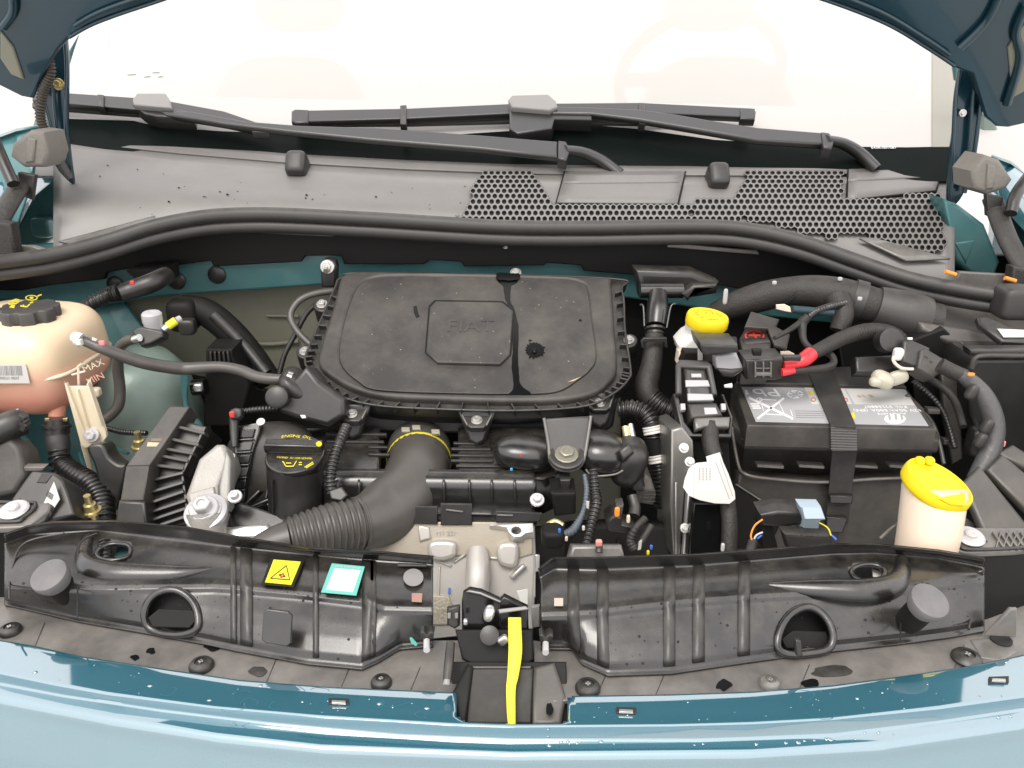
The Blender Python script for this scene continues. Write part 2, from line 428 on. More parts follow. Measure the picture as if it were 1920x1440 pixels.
wl = wiper("wiper on the left whose blade runs behind the bonnet hinge, arm crossing to the middle",
    [(60, 170), (130, 174), (300, 186), (420, 208), (502, 236), (500, 246), (470, 242), (380, 222), (290, 208), (130, 194), (60, 188)],
    [[(470, 234), (500, 238), (502, 248), (472, 246)]],
    None, [(248, 186), (256, 174), (310, 174), (318, 186), (322, 202), (250, 196)],
    [(248, 194), (322, 202), (362, 210), (362, 222), (295, 218), (270, 212)],
    [(300, 206), (362, 208), (460, 226), (560, 234), (700, 238), (900, 252), (1046, 264), (1046, 294), (900, 278), (700, 262), (540, 246), (420, 232), (310, 214)],
    [(1046, 262), (1062, 264), (1070, 280), (1062, 300), (1046, 296)],
    [(1058, 281, 0), (1092, 286, 0), (1128, 302, 0), (1162, 328, 0)],
    [[(182, 176), (194, 177), (194, 200), (182, 198)]],
    [(60, 192), (130, 197), (290, 212), (290, 218), (130, 206), (60, 200)])

# ================================================================ cowl panel
CT = [(110, 248, 1.47), (200, 262, 1.45), (330, 276, 1.42), (540, 294, 1.385), (760, 306, 1.37), (960, 314, 1.36), (1200, 317, 1.36), (1400, 318, 1.365), (1600, 314, 1.38), (1700, 308, 1.40), (1800, 298, 1.42)]
CB = [(60, 488, 1.10), (110, 480, 1.12), (200, 462, 1.14), (300, 430, 1.17), (420, 408, 1.19), (540, 402, 1.20), (760, 414, 1.205), (960, 424, 1.205), (1200, 424, 1.205), (1350, 422, 1.20), (1480, 446, 1.18), (1600, 482, 1.16), (1700, 514, 1.14), (1800, 530, 1.12)]
def cowlP(px, py, up=0.):
    yt, Yt = interp(CT, px); yb, Yb = interp(CB, px)
    v = (py - yt) / (yb - yt)
    Yy = 1 / ((1 - v) / Yt + v / Yb)
    p = P(px, py, Yy)
    return p + (CAM - p).normalized() * up
cw = thing("cowl_panel", "grey plastic cowl panel with a honeycomb vent below the windscreen", "cowl panel", cowlP(960, 400))
xs = [100 + 1690 * i / 90 for i in range(91)]
def left_lim(x, y): return x
cc = []
for dy, off in ((-6, -.004), (0, .003), (6, .006), (11, .004), (13, -.002), (17, -.003), (19, .004), (24, .006), (29, .004), (32, .0), (60, 0), (None, .0)):
    row = []
    for x in xs:
        yt, yb = interp(CT, x)[0], interp(CB, x)[0]
        y = (yb + 6) if dy is None else yt + dy
        row.append(cowlP(x, y, off))
    cc.append(row)
loft("panel", cc, grey, cw, .004)
# honeycomb vent: rows of open hexagon cells over dark sheets painting the shade of the cavity
def inpoly(x, y, poly):
    c = False; j = len(poly) - 1
    for i in range(len(poly)):
        xi, yi = poly[i]; xj, yj = poly[j]
        if (yi > y) != (yj > y) and x < (xj - xi) * (y - yi) / (yj - yi) + xi: c = not c
        j = i
    return c
vent_a = [(905, 316), (996, 318), (1036, 384), (1300, 386), (1300, 416), (850, 414), (862, 396)]
vent_b = [(1296, 374), (1378, 372), (1398, 321), (1588, 321), (1582, 374), (1720, 366), (1762, 364), (1780, 472), (1740, 478), (1690, 466), (1600, 436), (1560, 448), (1480, 428), (1400, 410), (1296, 416)]
for poly in (vent_a, vent_b):
    vs, fs, tv, tf = [], [], [], []; row = 0; y = 324.
    while y < 490:
        dy = 7.6 + min(3.2, (y - 320) * .055); dx = 11.7
        x = 840 + (dx / 2 if row % 2 else 0)
        while x < 1790:
            if inpoly(x, y, poly) and inpoly(x - 4, y, poly) and inpoly(x + 4, y, poly):
                i0 = len(vs)
                for k in range(12):
                    a = 2 * math.pi * (k + .5) / 12 + R(15)
                    hr = 1.0 if k % 2 == 0 else 1.0
                    c6 = math.cos(R(30)) / math.cos(((a + R(0)) % R(60)) - R(30)) * 1.16
                    vs.append(cowlP(x + dx / 2 * 1.01 * math.sin(a) * c6, y + dy / 1.72 * math.cos(a) * c6, .0150))
                t0 = len(tv); tv += [cowlP(x + dx / 2 * 1.05 * math.sin(2 * math.pi * (k + .5) / 12 + R(15)) * 1.1, y + dy / 1.6 * math.cos(2 * math.pi * (k + .5) / 12 + R(15)) * 1.1, .0100) for k in range(12)]
                tf.append(tuple(t0 + k for k in range(12)))
                for lv in (.0150, .0104):
                    for k in range(12):
                        a = 2 * math.pi * (k + .5) / 12 + R(15)
                        vs.append(cowlP(x + 4.4 * math.sin(a), y + (dy * .43) * math.cos(a), lv))
                for k in range(12):
                    k2 = (k + 1) % 12
                    fs.append((i0 + k, i0 + k2, i0 + 12 + k2, i0 + 12 + k)); fs.append((i0 + 12 + k, i0 + 12 + k2, i0 + 24 + k2, i0 + 24 + k))
            x += dx
        y += dy; row += 1
    mk("vent_grille", vs, fs, grey, cw, 30, kind="stuff"); mk("vent_shade", tv, tf, deep, cw, 0, kind="stuff")
def cpatch(name, poly, up, m, n=8, t=.003):
    a, b, c, d = [V((*p, 0)) for p in poly]
    rows = [[cowlP(*(a.lerp(b, i / n).lerp(d.lerp(c, i / n), j / 4))[:2], up) for i in range(n + 1)] for j in range(5)]
    return loft(name, rows, m, cw, t)
for poly in ([(1060, 321), (1284, 321), (1270, 381), (1044, 379)], [(1592, 317), (1768, 311), (1754, 356), (1590, 373)]):
    cpatch("cover_seam", [(poly[0][0] - 3, poly[0][1]), (poly[1][0] + 3, poly[1][1]), (poly[2][0] + 3, poly[2][1] + 3), (poly[3][0] - 3, poly[3][1] + 3)], .0085, deep)
    cpatch("cover_plate", poly, .0105, grey)
    cpatch("cover_ridge", [(poly[0][0] + 2, poly[0][1] + 4), (poly[1][0] - 8, poly[1][1] + 4), (poly[1][0] - 10, poly[1][1] + 20), (poly[0][0] - 2, poly[0][1] + 22)], .013, grey)
for poly, up in (([(110, 452), (290, 404), (288, 420), (160, 462)], .012), ([(1612, 446), (1640, 446), (1782, 484), (1700, 488)], .02)):
    cpatch("gutter_fin", poly, up, sheet)
for x, y in ((558, 312), (1345, 334)):
    n = blob("washer_jet", cowlP(x, y, .018), (.017, .022, .021), plastic, cw, (.45, .5), (R(-35), 0, 0))
vs, fs = [], []
for i in range(40):
    x = random.uniform(150, 900) if random.random() < .75 else random.uniform(1060, 1280)
    yt, yb = interp(CT, x)[0] + 34, interp(CB, x)[0] - 6
    y = random.uniform(yt, yb); p = cowlP(x, y, .0006); r = random.uniform(.0008, .0022)
    i0 = len(vs); sx = random.choice((1, 1, 1.8))
    for k in range(8): vs.append(p + V((r * math.cos(k * .785), -r * .7 * sx * math.sin(k * .785), r * .7 * sx * math.sin(k * .785))))
    vs.append(p + V((0, -.6, .7)) * r * .7)
    for k in range(8): fs.append((i0 + k, i0 + (k + 1) % 8, i0 + 8))
mk("water_drops", vs, fs, wetm, cw, 60, kind="stuff")

# ================================================================ hood seal
SB = [(-60, 496, 1.0), (0, 491, 1.03), (100, 477, 1.07), (200, 452, 1.11), (290, 424, 1.14), (380, 407, 1.165), (460, 402, 1.18), (540, 403, 1.185), (700, 411, 1.19), (860, 421, 1.19), (960, 426, 1.19), (1100, 427, 1.19), (1300, 424, 1.185), (1400, 430, 1.175), (1500, 452, 1.155), (1600, 487, 1.13), (1700, 521, 1.10), (1800, 542, 1.06), (1890, 556, 1.03)]
sl_ = thing("bonnet_seal", "long black rubber bonnet seal curving across the rear of the engine bay", "rubber seal", P(960, 430, 1.19))
tube("bulb", [(x, y, Y) for x, y, Y in SB], 13.5, rubber, sl_, seg=16)
tube("base_lip", [(x, y + 23, Y + .002) for x, y, Y in SB], 12.5, rubber, sl_, seg=12)
tube("channel", [(x, y + 12, Y + .012) for x, y, Y in SB], 8, deep, sl_, seg=10)
blob("end_block", P(1900, 566, 1.02), (.022, .02, .022), rubber, sl_, (.4, .4))

# ================================================================ car body: bulkhead, wings, hinges
body = thing("car_body", "teal painted engine bay walls and bulkhead around the engine", "car body", (0, 1.25, .4))
pln = [(-40, 500), (100, 490), (300, 440), (540, 415), (960, 440), (1350, 436), (1500, 470), (1700, 540), (1900, 580), (1900, 620), (1700, 600), (1350, 535), (1180, 515), (1095, 508), (1090, 498), (1025, 493), (1020, 498), (870, 500), (865, 491), (805, 488), (795, 496), (645, 496), (640, 480), (572, 480), (565, 491), (400, 500), (395, 489), (310, 501), (235, 505), (200, 511), (195, 524), (100, 534), (40, 545), (-40, 545)]
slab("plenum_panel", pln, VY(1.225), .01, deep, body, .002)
for x0, y0, x1, y1 in ((476, 428, 620, 436), (1250, 455, 1420, 470)):
    slab("plenum_tab", [(x0, y0), (x1, y1), (x1 + 4, y1 + 8), (x0 + 2, y0 + 9)], VY(1.20), .004, sheet, body)
slab("crossmember", [(-60, 560), (-60, 470), (600, 430), (1400, 440), (1900, 560), (1900, 640), (1350, 585), (1180, 560), (950, 535), (600, 535), (300, 556), (180, 575)], VY(1.245), .03, inpaint, body, .004)
slab("bulkhead", [(-60, 480), (1950, 480), (1950, 1000), (-60, 1000)], VY(1.29), .02, primer, body)
slab("bulkhead_shade", [(1165, 480), (1960, 480), (1960, 1000), (1165, 1000)], VY(1.278), .01, deep, body)  # near-black sheets painting the shade over the olive bulkhead
slab("bulkhead_shade", [(330, 700), (640, 760), (640, 1000), (300, 1000)], VY(1.278), .01, deep, body)
tube("bulkhead_ridge", [(500, 592, 1.285), (560, 593, 1.285)], 3, primer, body); tube("bulkhead_ridge", [(392, 565, 1.285), (470, 640, 1.285), (560, 640, 1.285)], 4, primer, body)
mk("bay_floor", [(-.9, .62, ZC - .86), (.9, .62, ZC - .86), (.9, 1.3, ZC - .86), (-.9, 1.3, ZC - .86)], [(0, 1, 2, 3)], deep, body)
for x, y, r in ((332, 526, 18), (407, 515, 18), (216, 532, 16)):
    lathe("grommet", P(x, y, 1.243), -Yv, [(r * .00078, 0), (r * .00078, .003), (r * .0006, .005)], plastic, body)
# left wing apron and strut tower
lw = [P(-140, 600, 1.24), P(-140, 560, .9)]
slab("wing_apron", [(-300, 540), (230, 560), (330, 700), (380, 850), (300, 1100), (-300, 1100)], TP(1.20, -.5, 62), .01, inpaint, body, .003)
tw = P(262, 720, 1.10)
lathe("strut_tower", tw - Z * .20, (0.05, -.12, 1), [(.105, -.1), (.100, 0), (.093, .08), (.083, .17), (.070, .225), (.050, .252), (.02, .262)], tower_m, body, 40, ang=80)
slab("tower_flange", [(338, 696), (352, 700), (352, 760), (380, 800), (372, 812), (348, 790), (340, 740)], VY(1.02), .006, inpaint, body, .002, sm=4)
for a, b, r in (((190, 830), (240, 850), 3.5), ((150, 850), (160, 880), 4), ((40, 815), (60, 840), 5)):
    tube("panel_ridge", [(*a, .99), (*b, .95)], r, inpaint, body)
# right wing
slab("wing_apron", [(1560, 560), (2200, 560), (2200, 1100), (1640, 1100)], TP(1.22, -.4, 70), .01, deep, body, .003)
slab("wing_ledge", [(1690, 590), (1740, 560), (1960, 600), (1960, 660), (1780, 640)], TP(1.10, -.325, 28), .012, liner, body, .005)
for i, (q, y) in enumerate((([(1805, 905), (1838, 872), (1930, 985), (1930, 1020), (1850, 1010)], .84), ([(1850, 880), (1880, 850), (1930, 890), (1930, 960)], .85), ([(1868, 850), (1900, 832), (1930, 850), (1930, 880)], .87))):
    slab("wing_liner", q, TP(y, -.43, 40), .012, liner, body, .004)
slab("liner_step", [(1790, 950), (1900, 1040), (1880, 1055), (1770, 985)], TP(.80, -.47, 60), .02, plastic, body, .004)
# hinges
HG = "bonnet hinge arms"
for sgn in (0, 1):
    if not sgn:
        h = thing("hinge_assembly", "teal bonnet hinge arm with a corrugated loom beside it", "hinge", P(110, 320, 1.30), HG)
        slab("arm", [(72, 60), (104, 34), (120, 40), (128, 117), (127, 233), (134, 307), (138, 345), (120, 330), (104, 290), (88, 233), (80, 163)], VY(1.30), .006, darkpaint, h, .002, sm=4)
        tube("flange", [(116, 34, 1.29), (125, 117, 1.285), (124, 233, 1.285), (131, 310, 1.285)], 4, darkpaint, h)
        tube("flange", [(70, 70, 1.29), (78, 163, 1.285), (96, 240, 1.285), (108, 290, 1.285)], 3, darkpaint, h)
        tube("pressed_bead", [(100, 130, 1.292), (102, 200, 1.292), (112, 280, 1.292)], 3, darkpaint, h)
        slab("bracket", [(118, 300), (140, 330), (108, 438), (70, 470), (36, 476), (30, 430), (60, 370)], VY(1.42), .05, inpaint, h, .006)
        blob("pressing", P(84, 425, 1.41), (.018, .02, .018), inpaint, h)
        bolt(P(110, 158, 1.292), (0, -1, .1), .009, brass, h)
        tube("grease_nipple", [(77, 8, 1.28), (79, 22, 1.28)], [7, 6], zinc, h, amp=.15, pitch=.004)
    else:
        h = thing("hinge_assembly", "teal bonnet hinge arm standing over the honeycomb vent, no loom", "hinge", P(1800, 350, 1.30), HG)
        slab("arm", [(1803, 80), (1842, 70), (1857, 110), (1842, 175), (1824, 292), (1806, 366), (1778, 385), (1780, 300), (1786, 250), (1796, 160)], VY(1.30), .006, darkpaint, h, .002, sm=4)
        tube("flange", [(1805, 100, 1.29), (1792, 180, 1.288), (1788, 250, 1.288), (1782, 370, 1.288)], 4, darkpaint, h)
        tube("flange", [(1856, 112, 1.29), (1842, 175, 1.288), (1826, 292, 1.288), (1808, 362, 1.288)], 4, darkpaint, h)
        tube("pressed_bead", [(1836, 125, 1.292), (1824, 190, 1.292), (1815, 290, 1.292), (1800, 355, 1.292)], 4, darkpaint, h)
        slab("bracket", [(1768, 372), (1800, 385), (1847, 421), (1876, 492), (1863, 525), (1817, 512), (1790, 487)], VY(1.24), .05, inpaint, h, .006)
        slab("pressing", [(1790, 455), (1830, 450), (1812, 498)], VY(1.238), .02, inpaint, h, .004)
        bolt(P(1805, 212, 1.292), (0, -1, .1), .006, steel, h)
        tube("grease_nipple", [(1848, 58, 1.28), (1852, 72, 1.28)], [8, 9], steel, h, amp=.15, pitch=.004)
FG = "foam blocks in the wing gaps"
for lab, pts in (("grey foam block beside the corrugated hinge loom", [(22, 270), (55, 244), (82, 248), (92, 288), (84, 314), (44, 314), (18, 294)]), ("cracked grey foam block beside the hinge over the honeycomb vent", [(1822, 321), (1847, 290), (1876, 300), (1900, 337), (1888, 354), (1851, 366), (1824, 354)])):
    f = thing("foam_block", lab, "foam block", P(*pts[0], 1.22), FG)
    slab("foam", pts, VY(1.20), .06, foam, f, .006)
    mx = sum(p[0] for p in pts) / len(pts); my = sum(p[1] for p in pts) / len(pts)
    slab("notch", [(mx - 6, my - 25), (mx + 10, my - 20), (mx + 6, my + 22), (mx - 10, my + 24)], VY(1.197), .02, foam, f, .003)
lm = thing("hinge_loom", "brown black corrugated loom climbing the bonnet hinge", "cable loom", P(130, 330, 1.25))
tube("conduit", [(20, -20, 1.22), (40, 20, 1.23), (75, 75, 1.25), (95, 130, 1.26), (80, 175, 1.26), (76, 220, 1.26), (90, 265, 1.26), (104, 292, 1.25)], 8.5, mat("brown conduit", (.045, .036, .028), .5), lm, amp=.13, pitch=.0045)
tube("end_sleeve", [(102, 288, 1.25), (118, 315, 1.25), (132, 335, 1.25)], [9, 9, 6], rubber, lm)
for lab, segs in (("black trim strip running down the wing gap from the foam beside the loom", [[(45, 335, 1.18), (15, 385, 1.12), (-10, 430, 1.08)], [(-20, 240, 1.2), (5, 300, 1.16), (25, 345, 1.14)]]),
                  ("black trim strip running down the wing gap from the cracked foam", [[(1862, 375, 1.18), (1890, 450, 1.12), (1930, 520, 1.08)], [(1930, 330, 1.2), (1905, 365, 1.16), (1895, 400, 1.14)]])):
    t = thing("gap_trim", lab, "trim strip", P(*segs[0][1]), "trim strips in the wing gaps")
    tube("strip", segs[0], 20, tape, t, sq=(1, .5)); tube("upper_strip", segs[1], 11, plastic, t)
    x, y, Y = segs[0][2]
    slab("tab", [(segs[0][0][0] - 12, segs[0][0][1] - 12), (segs[0][0][0] + 20, segs[0][0][1] - 6), (segs[0][0][0] + 14, segs[0][0][1] + 40), (segs[0][0][0] - 10, segs[0][0][1] + 30)], VY(1.16), .01, plastic, t)
    slab("foot", [(x - 30, y - 20), (x + 30, y - 10), (x + 40, y + 50), (x - 40, y + 60)], VY(1.07), .02, tape, t, .004)
slab("ledge", [(-40, 460), (60, 462), (120, 480), (60, 500), (-40, 500)], VY(1.09), .01, sheet, body)
slab("ledge", [(1800, 510), (1960, 520), (1960, 580), (1860, 560), (1790, 530)], VY(1.09), .01, sheet, body)
for x, y in ((1782, 512), (1894, 524)): tube("clip", [(x - 10, y - 3, 1.06), (x + 10, y + 3, 1.06)], 4, orange, body)
# wings (outer)
for lab, edge, low in (("teal front wing at the loom side of the windscreen", [(-160, 320), (-60, 275), (0, 252), (30, 241), (70, 234)], [(-160, 600), (-60, 520), (0, 470), (30, 420), (60, 330)]),
                       ("teal front wing at the honeycomb vent side of the windscreen", [(1860, 290), (1895, 302), (1920, 320), (2000, 350), (2100, 400)], [(1880, 400), (1900, 480), (1930, 540), (2000, 620), (2100, 680)])):
    w = thing("front_wing", lab, "wing", P(*edge[2], 1.36), "front wings")
    loft("panel", [[P(x, y, 1.38) + Z * 0.0 for x, y in edge], [P(x, y + 5, 1.36) for x, y in edge], [P(x, y + 9, 1.37) for x, y in edge], [P(x, y, 1.22) for x, y in low]], inpaint, w, .004)
    sg_ = -1 if edge[0][0] < 900 else 1
    rail = cat([(.84, 1.50, -.14), (.82, 1.25, -.19), (.79, 1.0, -.27), (.73, .78, -.37), (.62, .60, -.47)], 6)
    loft("side_panel", [[V((sg_ * (x + dx), y, ZC + z + dz)) for x, y, z in rail] for dx, dz in ((-.05, -.03), (-.02, -.004), (0, 0), (.02, -.012), (.04, -.05), (.055, -.16), (.05, -.45))], paint, w, .003)
for lab, qs in (("teal windscreen pillar beside the loom", ([(126, 130), (128, 96), (146, 66), (136, 96)], [(58, 242), (66, 212), (84, 180), (96, 238)])), ("teal windscreen pillar behind the plain hinge", ([(1790, 150), (1784, 104), (1800, 128), (1808, 160)], [(1840, 250), (1842, 185), (1858, 200), (1890, 292), (1866, 304)]))):
    w = thing("windscreen_pillar", lab, "pillar", P(*qs[1][3], 1.5), "windscreen pillars")
    slab("pillar", qs[1], VY(1.46), .05, tower_m, w, .006); slab("pillar_foot", qs[0], VY(1.44), .006, inpaint, w, .002)
    pbar("pillar_edge", qs[1][1], qs[1][2], VY(1.45), 3, .01, darkpaint, w)

# bonnet, open
bn = thing("bonnet", "open dark teal bonnet overhead, seen from its ribbed underside", "bonnet", P(960, -100, 1.25))
BP = (V((0, 1.24, ZC)), V((0, -math.sin(R(118)), math.cos(R(118)))))
BP = (BP[0], V((0, -.87, -.49)).normalized())
rear = [(-140, 130), (-40, 150), (0, 162), (40, 182), (62, 186), (82, 140), (112, 92), (130, 74), (180, 47), (280, 12), (400, -25), (620, -70), (960, -90), (1300, -60), (1450, -22), (1540, 2), (1660, 48), (1740, 95), (1790, 128), (1822, 140), (1846, 220), (1866, 238), (1890, 240), (1925, 232), (2060, 205)]
rp_ = [PL(x, y, BP) for x, y in rear]
fwd = V((0, -.49, .87))
tip = [V((.80, 0, 0)), V((.78, 0, 0)), V((.70, 0, 0)), V((.45, 0, 0)), V((0, 0, 0)), V((-.45, 0, 0)), V((-.70, 0, 0)), V((-.78, 0, 0)), V((-.80, 0, 0))]
dist = [.45, .72, .86, .95, .98, .95, .86, .72, .45]
base0 = V((0, 1.24, ZC))
outl = rp_ + [base0 + fwd * d + t for t, d in zip(tip, dist)]
slab3("outer_skin", [p - BP[1] * .02 for p in outl], BP[1], .004, darkpaint, bn, .0015)
slab3("inner_frame", outl, BP[1], .012, darkpaint, bn, .004)
for k, off in ((0, 8), (1, 40)):
    pass
tube("edge_hem", [(x, y - 4, PL(x, y - 4, BP).y - .004) for x, y in rear[7:19]], 3.2, darkpaint, bn)
tube("edge_bead", [(x + (10 if x < 960 else -10), y - 26, PL(x, y - 26, BP).y - .006) for x, y in rear[7:19]], 4, darkpaint, bn)
for q in ([(0, 60), (24, 90), (44, 150), (20, 140), (0, 110)], [(1890, 90), (1925, 40), (1925, 170), (1888, 190), (1896, 150)]):
    slab("inner_pocket", q, lift(BP, .004), .006, primer, bn, .002)
for pp in ([(20, -30, 1.2), (24, 20, 1.2), (6, 50, 1.2)], [(1925, 10, 1.2), (1905, 60, 1.2), (1912, 110, 1.2), (1888, 195, 1.2)], [(1880, -20, 1.2), (1850, 40, 1.2), (1800, 90, 1.2)]):
    tube("rib", [(x, y, PL(x, y, BP).y - .006) for x, y, _ in pp], 8, darkpaint, bn)
for d, w_ in ((.2, .5), (.45, .55), (.7, .5)):
    bar("stiffener", base0 + fwd * d + V((-w_, 0, 0)) + BP[1] * .008, base0 + fwd * d + V((w_, 0, 0)) + BP[1] * .008, .05, .015, BP[1], darkpaint, bn, .005)

# ================================================================ bumper and lower trim
ZT = -.474
def zc(pts, n=280, x0=-160, x1=2080):
    out = []
    for i in range(n + 1):
        x = x0 + (x1 - x0) * i / n
        y, z = interp(pts, x)
        out.append(PL(x, y, HZ(z)))
    return out
def zcs(pts, z): return [(x, y, z) for x, y in pts]
b0 = [(-160, 1150), (0, 1200), (65, 1211), (150, 1230), (300, 1253), (450, 1275), (600, 1287), (840, 1298), (960, 1300), (1067, 1305), (1260, 1302), (1410, 1297), (1560, 1285), (1710, 1265), (1810, 1250), (1910, 1230), (2080, 1180)]
b1 = [(-160, 1222), (0, 1266), (100, 1287), (200, 1305), (400, 1330), (600, 1347), (850, 1362), (960, 1366), (1260, 1364), (1410, 1360), (1560, 1352), (1760, 1332), (1920, 1310), (2080, 1272)]
b2 = [(-160, 1240), (0, 1283), (120, 1306), (300, 1333), (500, 1357), (750, 1380), (960, 1388), (1310, 1389), (1560, 1380), (1760, 1355), (1920, 1331), (2080, 1295)]
b3 = [(-160, 1262), (0, 1302), (200, 1343), (400, 1376), (600, 1398), (960, 1412), (1410, 1408), (1660, 1392), (1920, 1352), (2080, 1310)]
bump_ = thing("front_bumper", "teal painted front bumper edge with water marks along the foreground", "bumper", PL(960, 1366, HZ(ZT)))
sh = lambda c, d: [(x, y + d) for x, y in c]
prof = [(b0, 0, ZT - .004), (b0, 0, ZT), (b0, 3, ZT + .0005), (b1, -6, ZT), (b1, -2, ZT - .0008), (b1, 1, ZT - .003), (b2, -5, ZT - .0115), (b2, -1, ZT - .0130), (b2, 3, ZT - .0137), (b3, -4, ZT - .0140), (b3, 4, ZT - .0150), (b3, 12, ZT - .0175), (b3, 24, ZT - .0225), (b3, 44, ZT - .0310)]
rows = [zc(zcs(sh(c, d), z)) for c, d, z in prof]
ins = [[a_.lerp(b_, f_) for a_, b_ in zip(rows[2], rows[3])] for f_ in (.3, .6, .78, .88, .95)]
rows = rows[:3] + ins + rows[3:]
last = rows[-1]; prev = rows[-2]
for i, (dy, dz) in enumerate(((-.012, -.020), (-.022, -.050), (-.030, -.10), (-.036, -.18), (-.03, -.30))):
    rows.append([p + V((0, dy, dz)) for p in last])
NX = 281
# notch in the upper flange for the latch well: split the loft left / right of it
def colx(k): return -160 + 2240 * k / 280
cut_l, cut_r = [850, 850, 850, 853, 856, 860, 868], [1068, 1068, 1067, 1065, 1063, 1060, 1054]
vs, fs = [], []
for r in rows: vs += r
for i in range(len(rows) - 1):
    for k in range(NX - 1):
        if i < 7 and cut_l[i] <= colx(k) and colx(k + 1) <= cut_r[i] + 4: continue
        fs.append((i * NX + k, (i + 1) * NX + k, (i + 1) * NX + k + 1, i * NX + k + 1))
bo = mk("skin", vs, fs, paint, bump_, 50)
so = bo.modifiers.new("thickness", 'SOLIDIFY'); so.thickness = .003; so.offset = -1
for x, y, w in ((635, 1314, 19), (1174, 1331, 19), (1873, 1273, 19)):
    a = -.06 if x > 1500 else 0
    o = slab("clip_slot", [(x - w, y - 6 - a * w), (x + w, y - 5 + a * w), (x + w, y + 6 + a * w), (x - w, y + 5 - a * w)], HZ(ZT + .0022), .004, ink, bump_, .0006)
    slab("slot_tongue", [(x - w + 6, y - 2), (x + w - 6, y - 1), (x + w - 6, y + 4), (x - w + 6, y + 3)], HZ(ZT + .0035), .002, steel, o, .0005)
vs, fs = [], []
def wet(x, y, z, r, el=1.):
    p = PL(x, y, HZ(z)); i0 = len(vs); a0 = random.random()
    for h, rr in ((0, 1), (.35, .75), (.5, .35)):
        for k in range(8):
            a = k * math.pi / 4 + a0; q = rr * r * random.uniform(.85, 1.15)
            vs.append(p + V((q * el * math.cos(a), q * math.sin(a), h * r + .0003)))
    for j in range(2):
        for k in range(8): fs.append((i0 + j * 8 + k, i0 + j * 8 + (k + 1) % 8, i0 + j * 8 + 8 + (k + 1) % 8, i0 + j * 8 + 8 + k))
    fs.append(tuple(i0 + 16 + k for k in range(8)))
for i in range(80):
    x = random.uniform(60, 1900)
    if 840 < x < 1075: continue
    y0, y1 = interp(b0, x)[0] + 6, interp(b1, x)[0] - 8
    wet(x, random.uniform(y0, y1), ZT, random.choice((.0004, .0005, .0006, .0008, .0014)), random.uniform(.8, 1.6))
for i in range(26):
    x = random.uniform(1000, 1900); wet(x, interp(b2, x)[0] + random.uniform(2, 16), ZT - .0138, random.uniform(.0005, .0016), 1.3)
mk("water_drops", vs, fs, paint, bump_, 60, kind="stuff")
# tide marks: thin rings of dried water
vs, fs = [], []
for i in range(16):
    x = random.uniform(180, 830) if random.random() < .8 else random.uniform(1120, 1600)
    y = random.uniform(interp(b0, x)[0] + 10, interp(b1, x)[0] - 14); r = random.uniform(.004, .011); a0 = random.uniform(0, 6.3); span = random.uniform(1.5, 4.5)
    c = PL(x, y, HZ(ZT + .0006)); n = 16; i0 = len(vs)
    for k in range(n + 1):
        a = a0 + span * k / n; q = r * (1 + .12 * math.sin(3 * a + x))
        for d in (-.00022, .00022): vs.append(c + V(((q + d) * math.cos(a) * 1.2, (q + d) * math.sin(a) * .8, 0)))
    for k in range(n): fs.append((i0 + 2 * k, i0 + 2 * k + 1, i0 + 2 * k + 3, i0 + 2 * k + 2))
mk("dried_water_marks", vs, fs, mat("dried water", (.035, .16, .225), .35), bump_, 0, kind="stuff")

trim = thing("radiator_trim", "weathered grey plastic trim strip between bumper and black covers", "trim panel", PL(500, 1260, HZ(-.48)))
def pxs(c, d=0): return [(x, y + d) for x, y in c]
slab("trim_sheet", [(-120, 1110), (20, 1120), (145, 1150), (380, 1190), (690, 1235), (800, 1200), (870, 1200)] + [(880, 1235), (880, 1330), (860, 1335), (856, 1310)][0:1] + [(876, 1310)] + list(reversed(pxs([p for p in b0 if p[0] <= 840], 8))), HZ(-.4795), .004, sheet, trim, .001)
slab("trim_sheet", [(1000, 1200), (1080, 1210), (1300, 1240), (1480, 1220), (1700, 1180), (1850, 1160), (2040, 1090)] + list(reversed(pxs([p for p in b0 if p[0] >= 1067], 8))) + [(1040, 1315), (1005, 1310)], HZ(-.4795), .004, sheet, trim, .001)
for x in (66, 500, 640, 770, 1120, 1230, 1500, 1790):
    y0 = interp(b0, x)[0]
    pbar("sheet_joint", (x + 18, y0 - 44), (x, y0 - 1), HZ(-.4792), 1.6, .001, plastic, trim, .0001)
fast = [(20, 1184, 20), (378, 1250, 23), (715, 1282, 20), (1102, 1292, 24), (1443, 1284, 20), (1812, 1236, 27)]
for x, y, r in fast:
    p = PL(x, y, HZ(-.479)); rr = r * px2m(p)
    o = lathe("push_fastener", p, Z, [(rr, 0), (rr, .002), (rr * .85, .0045), (rr * .5, .006), (rr * .48, .0045), (rr * .2, .0045)], plastic if x != 1443 else sheet, trim)
    for a in (0, 1): bar("cross_slot", p + V((-rr * .2, 0, .0058)) if a else p + V((0, -rr * .2, .0058)), p + V((rr * .2, 0, .0058)) if a else p + V((0, rr * .2, .0058)), .0014, .0012, Z, steel if x != 1102 else steel, o, .0002)
for x, y, a, b in ((253, 1232, 9, 6), (397, 1212, 16, 9), (484, 1258, 20, 10), (283, 1220, 10, 6), (1357, 1284, 17, 11), (1520, 1280, 18, 9), (1560, 1258, 45, 12), (1030, 1330, 8, 14)):
    slab("wet_patch", cat([(x + a * random.uniform(.7, 1.05) * math.cos(k * .5236), y + b * random.uniform(.7, 1.05) * math.sin(k * .5236)) for k in range(12)], 4, True), HZ(-.4787), .0005, wetm if a < 20 else plastic, trim, .0001)
lathe("hole", PL(1877, 1200, HZ(-.4785)), Z, [(.009, 0), (.009, .0012)], ink, trim)
slab("corner_tab", [(1816, 1198), (1880, 1192), (1910, 1220), (1880, 1240), (1838, 1232)], HZ(-.4788), .006, sheet, trim, .002)
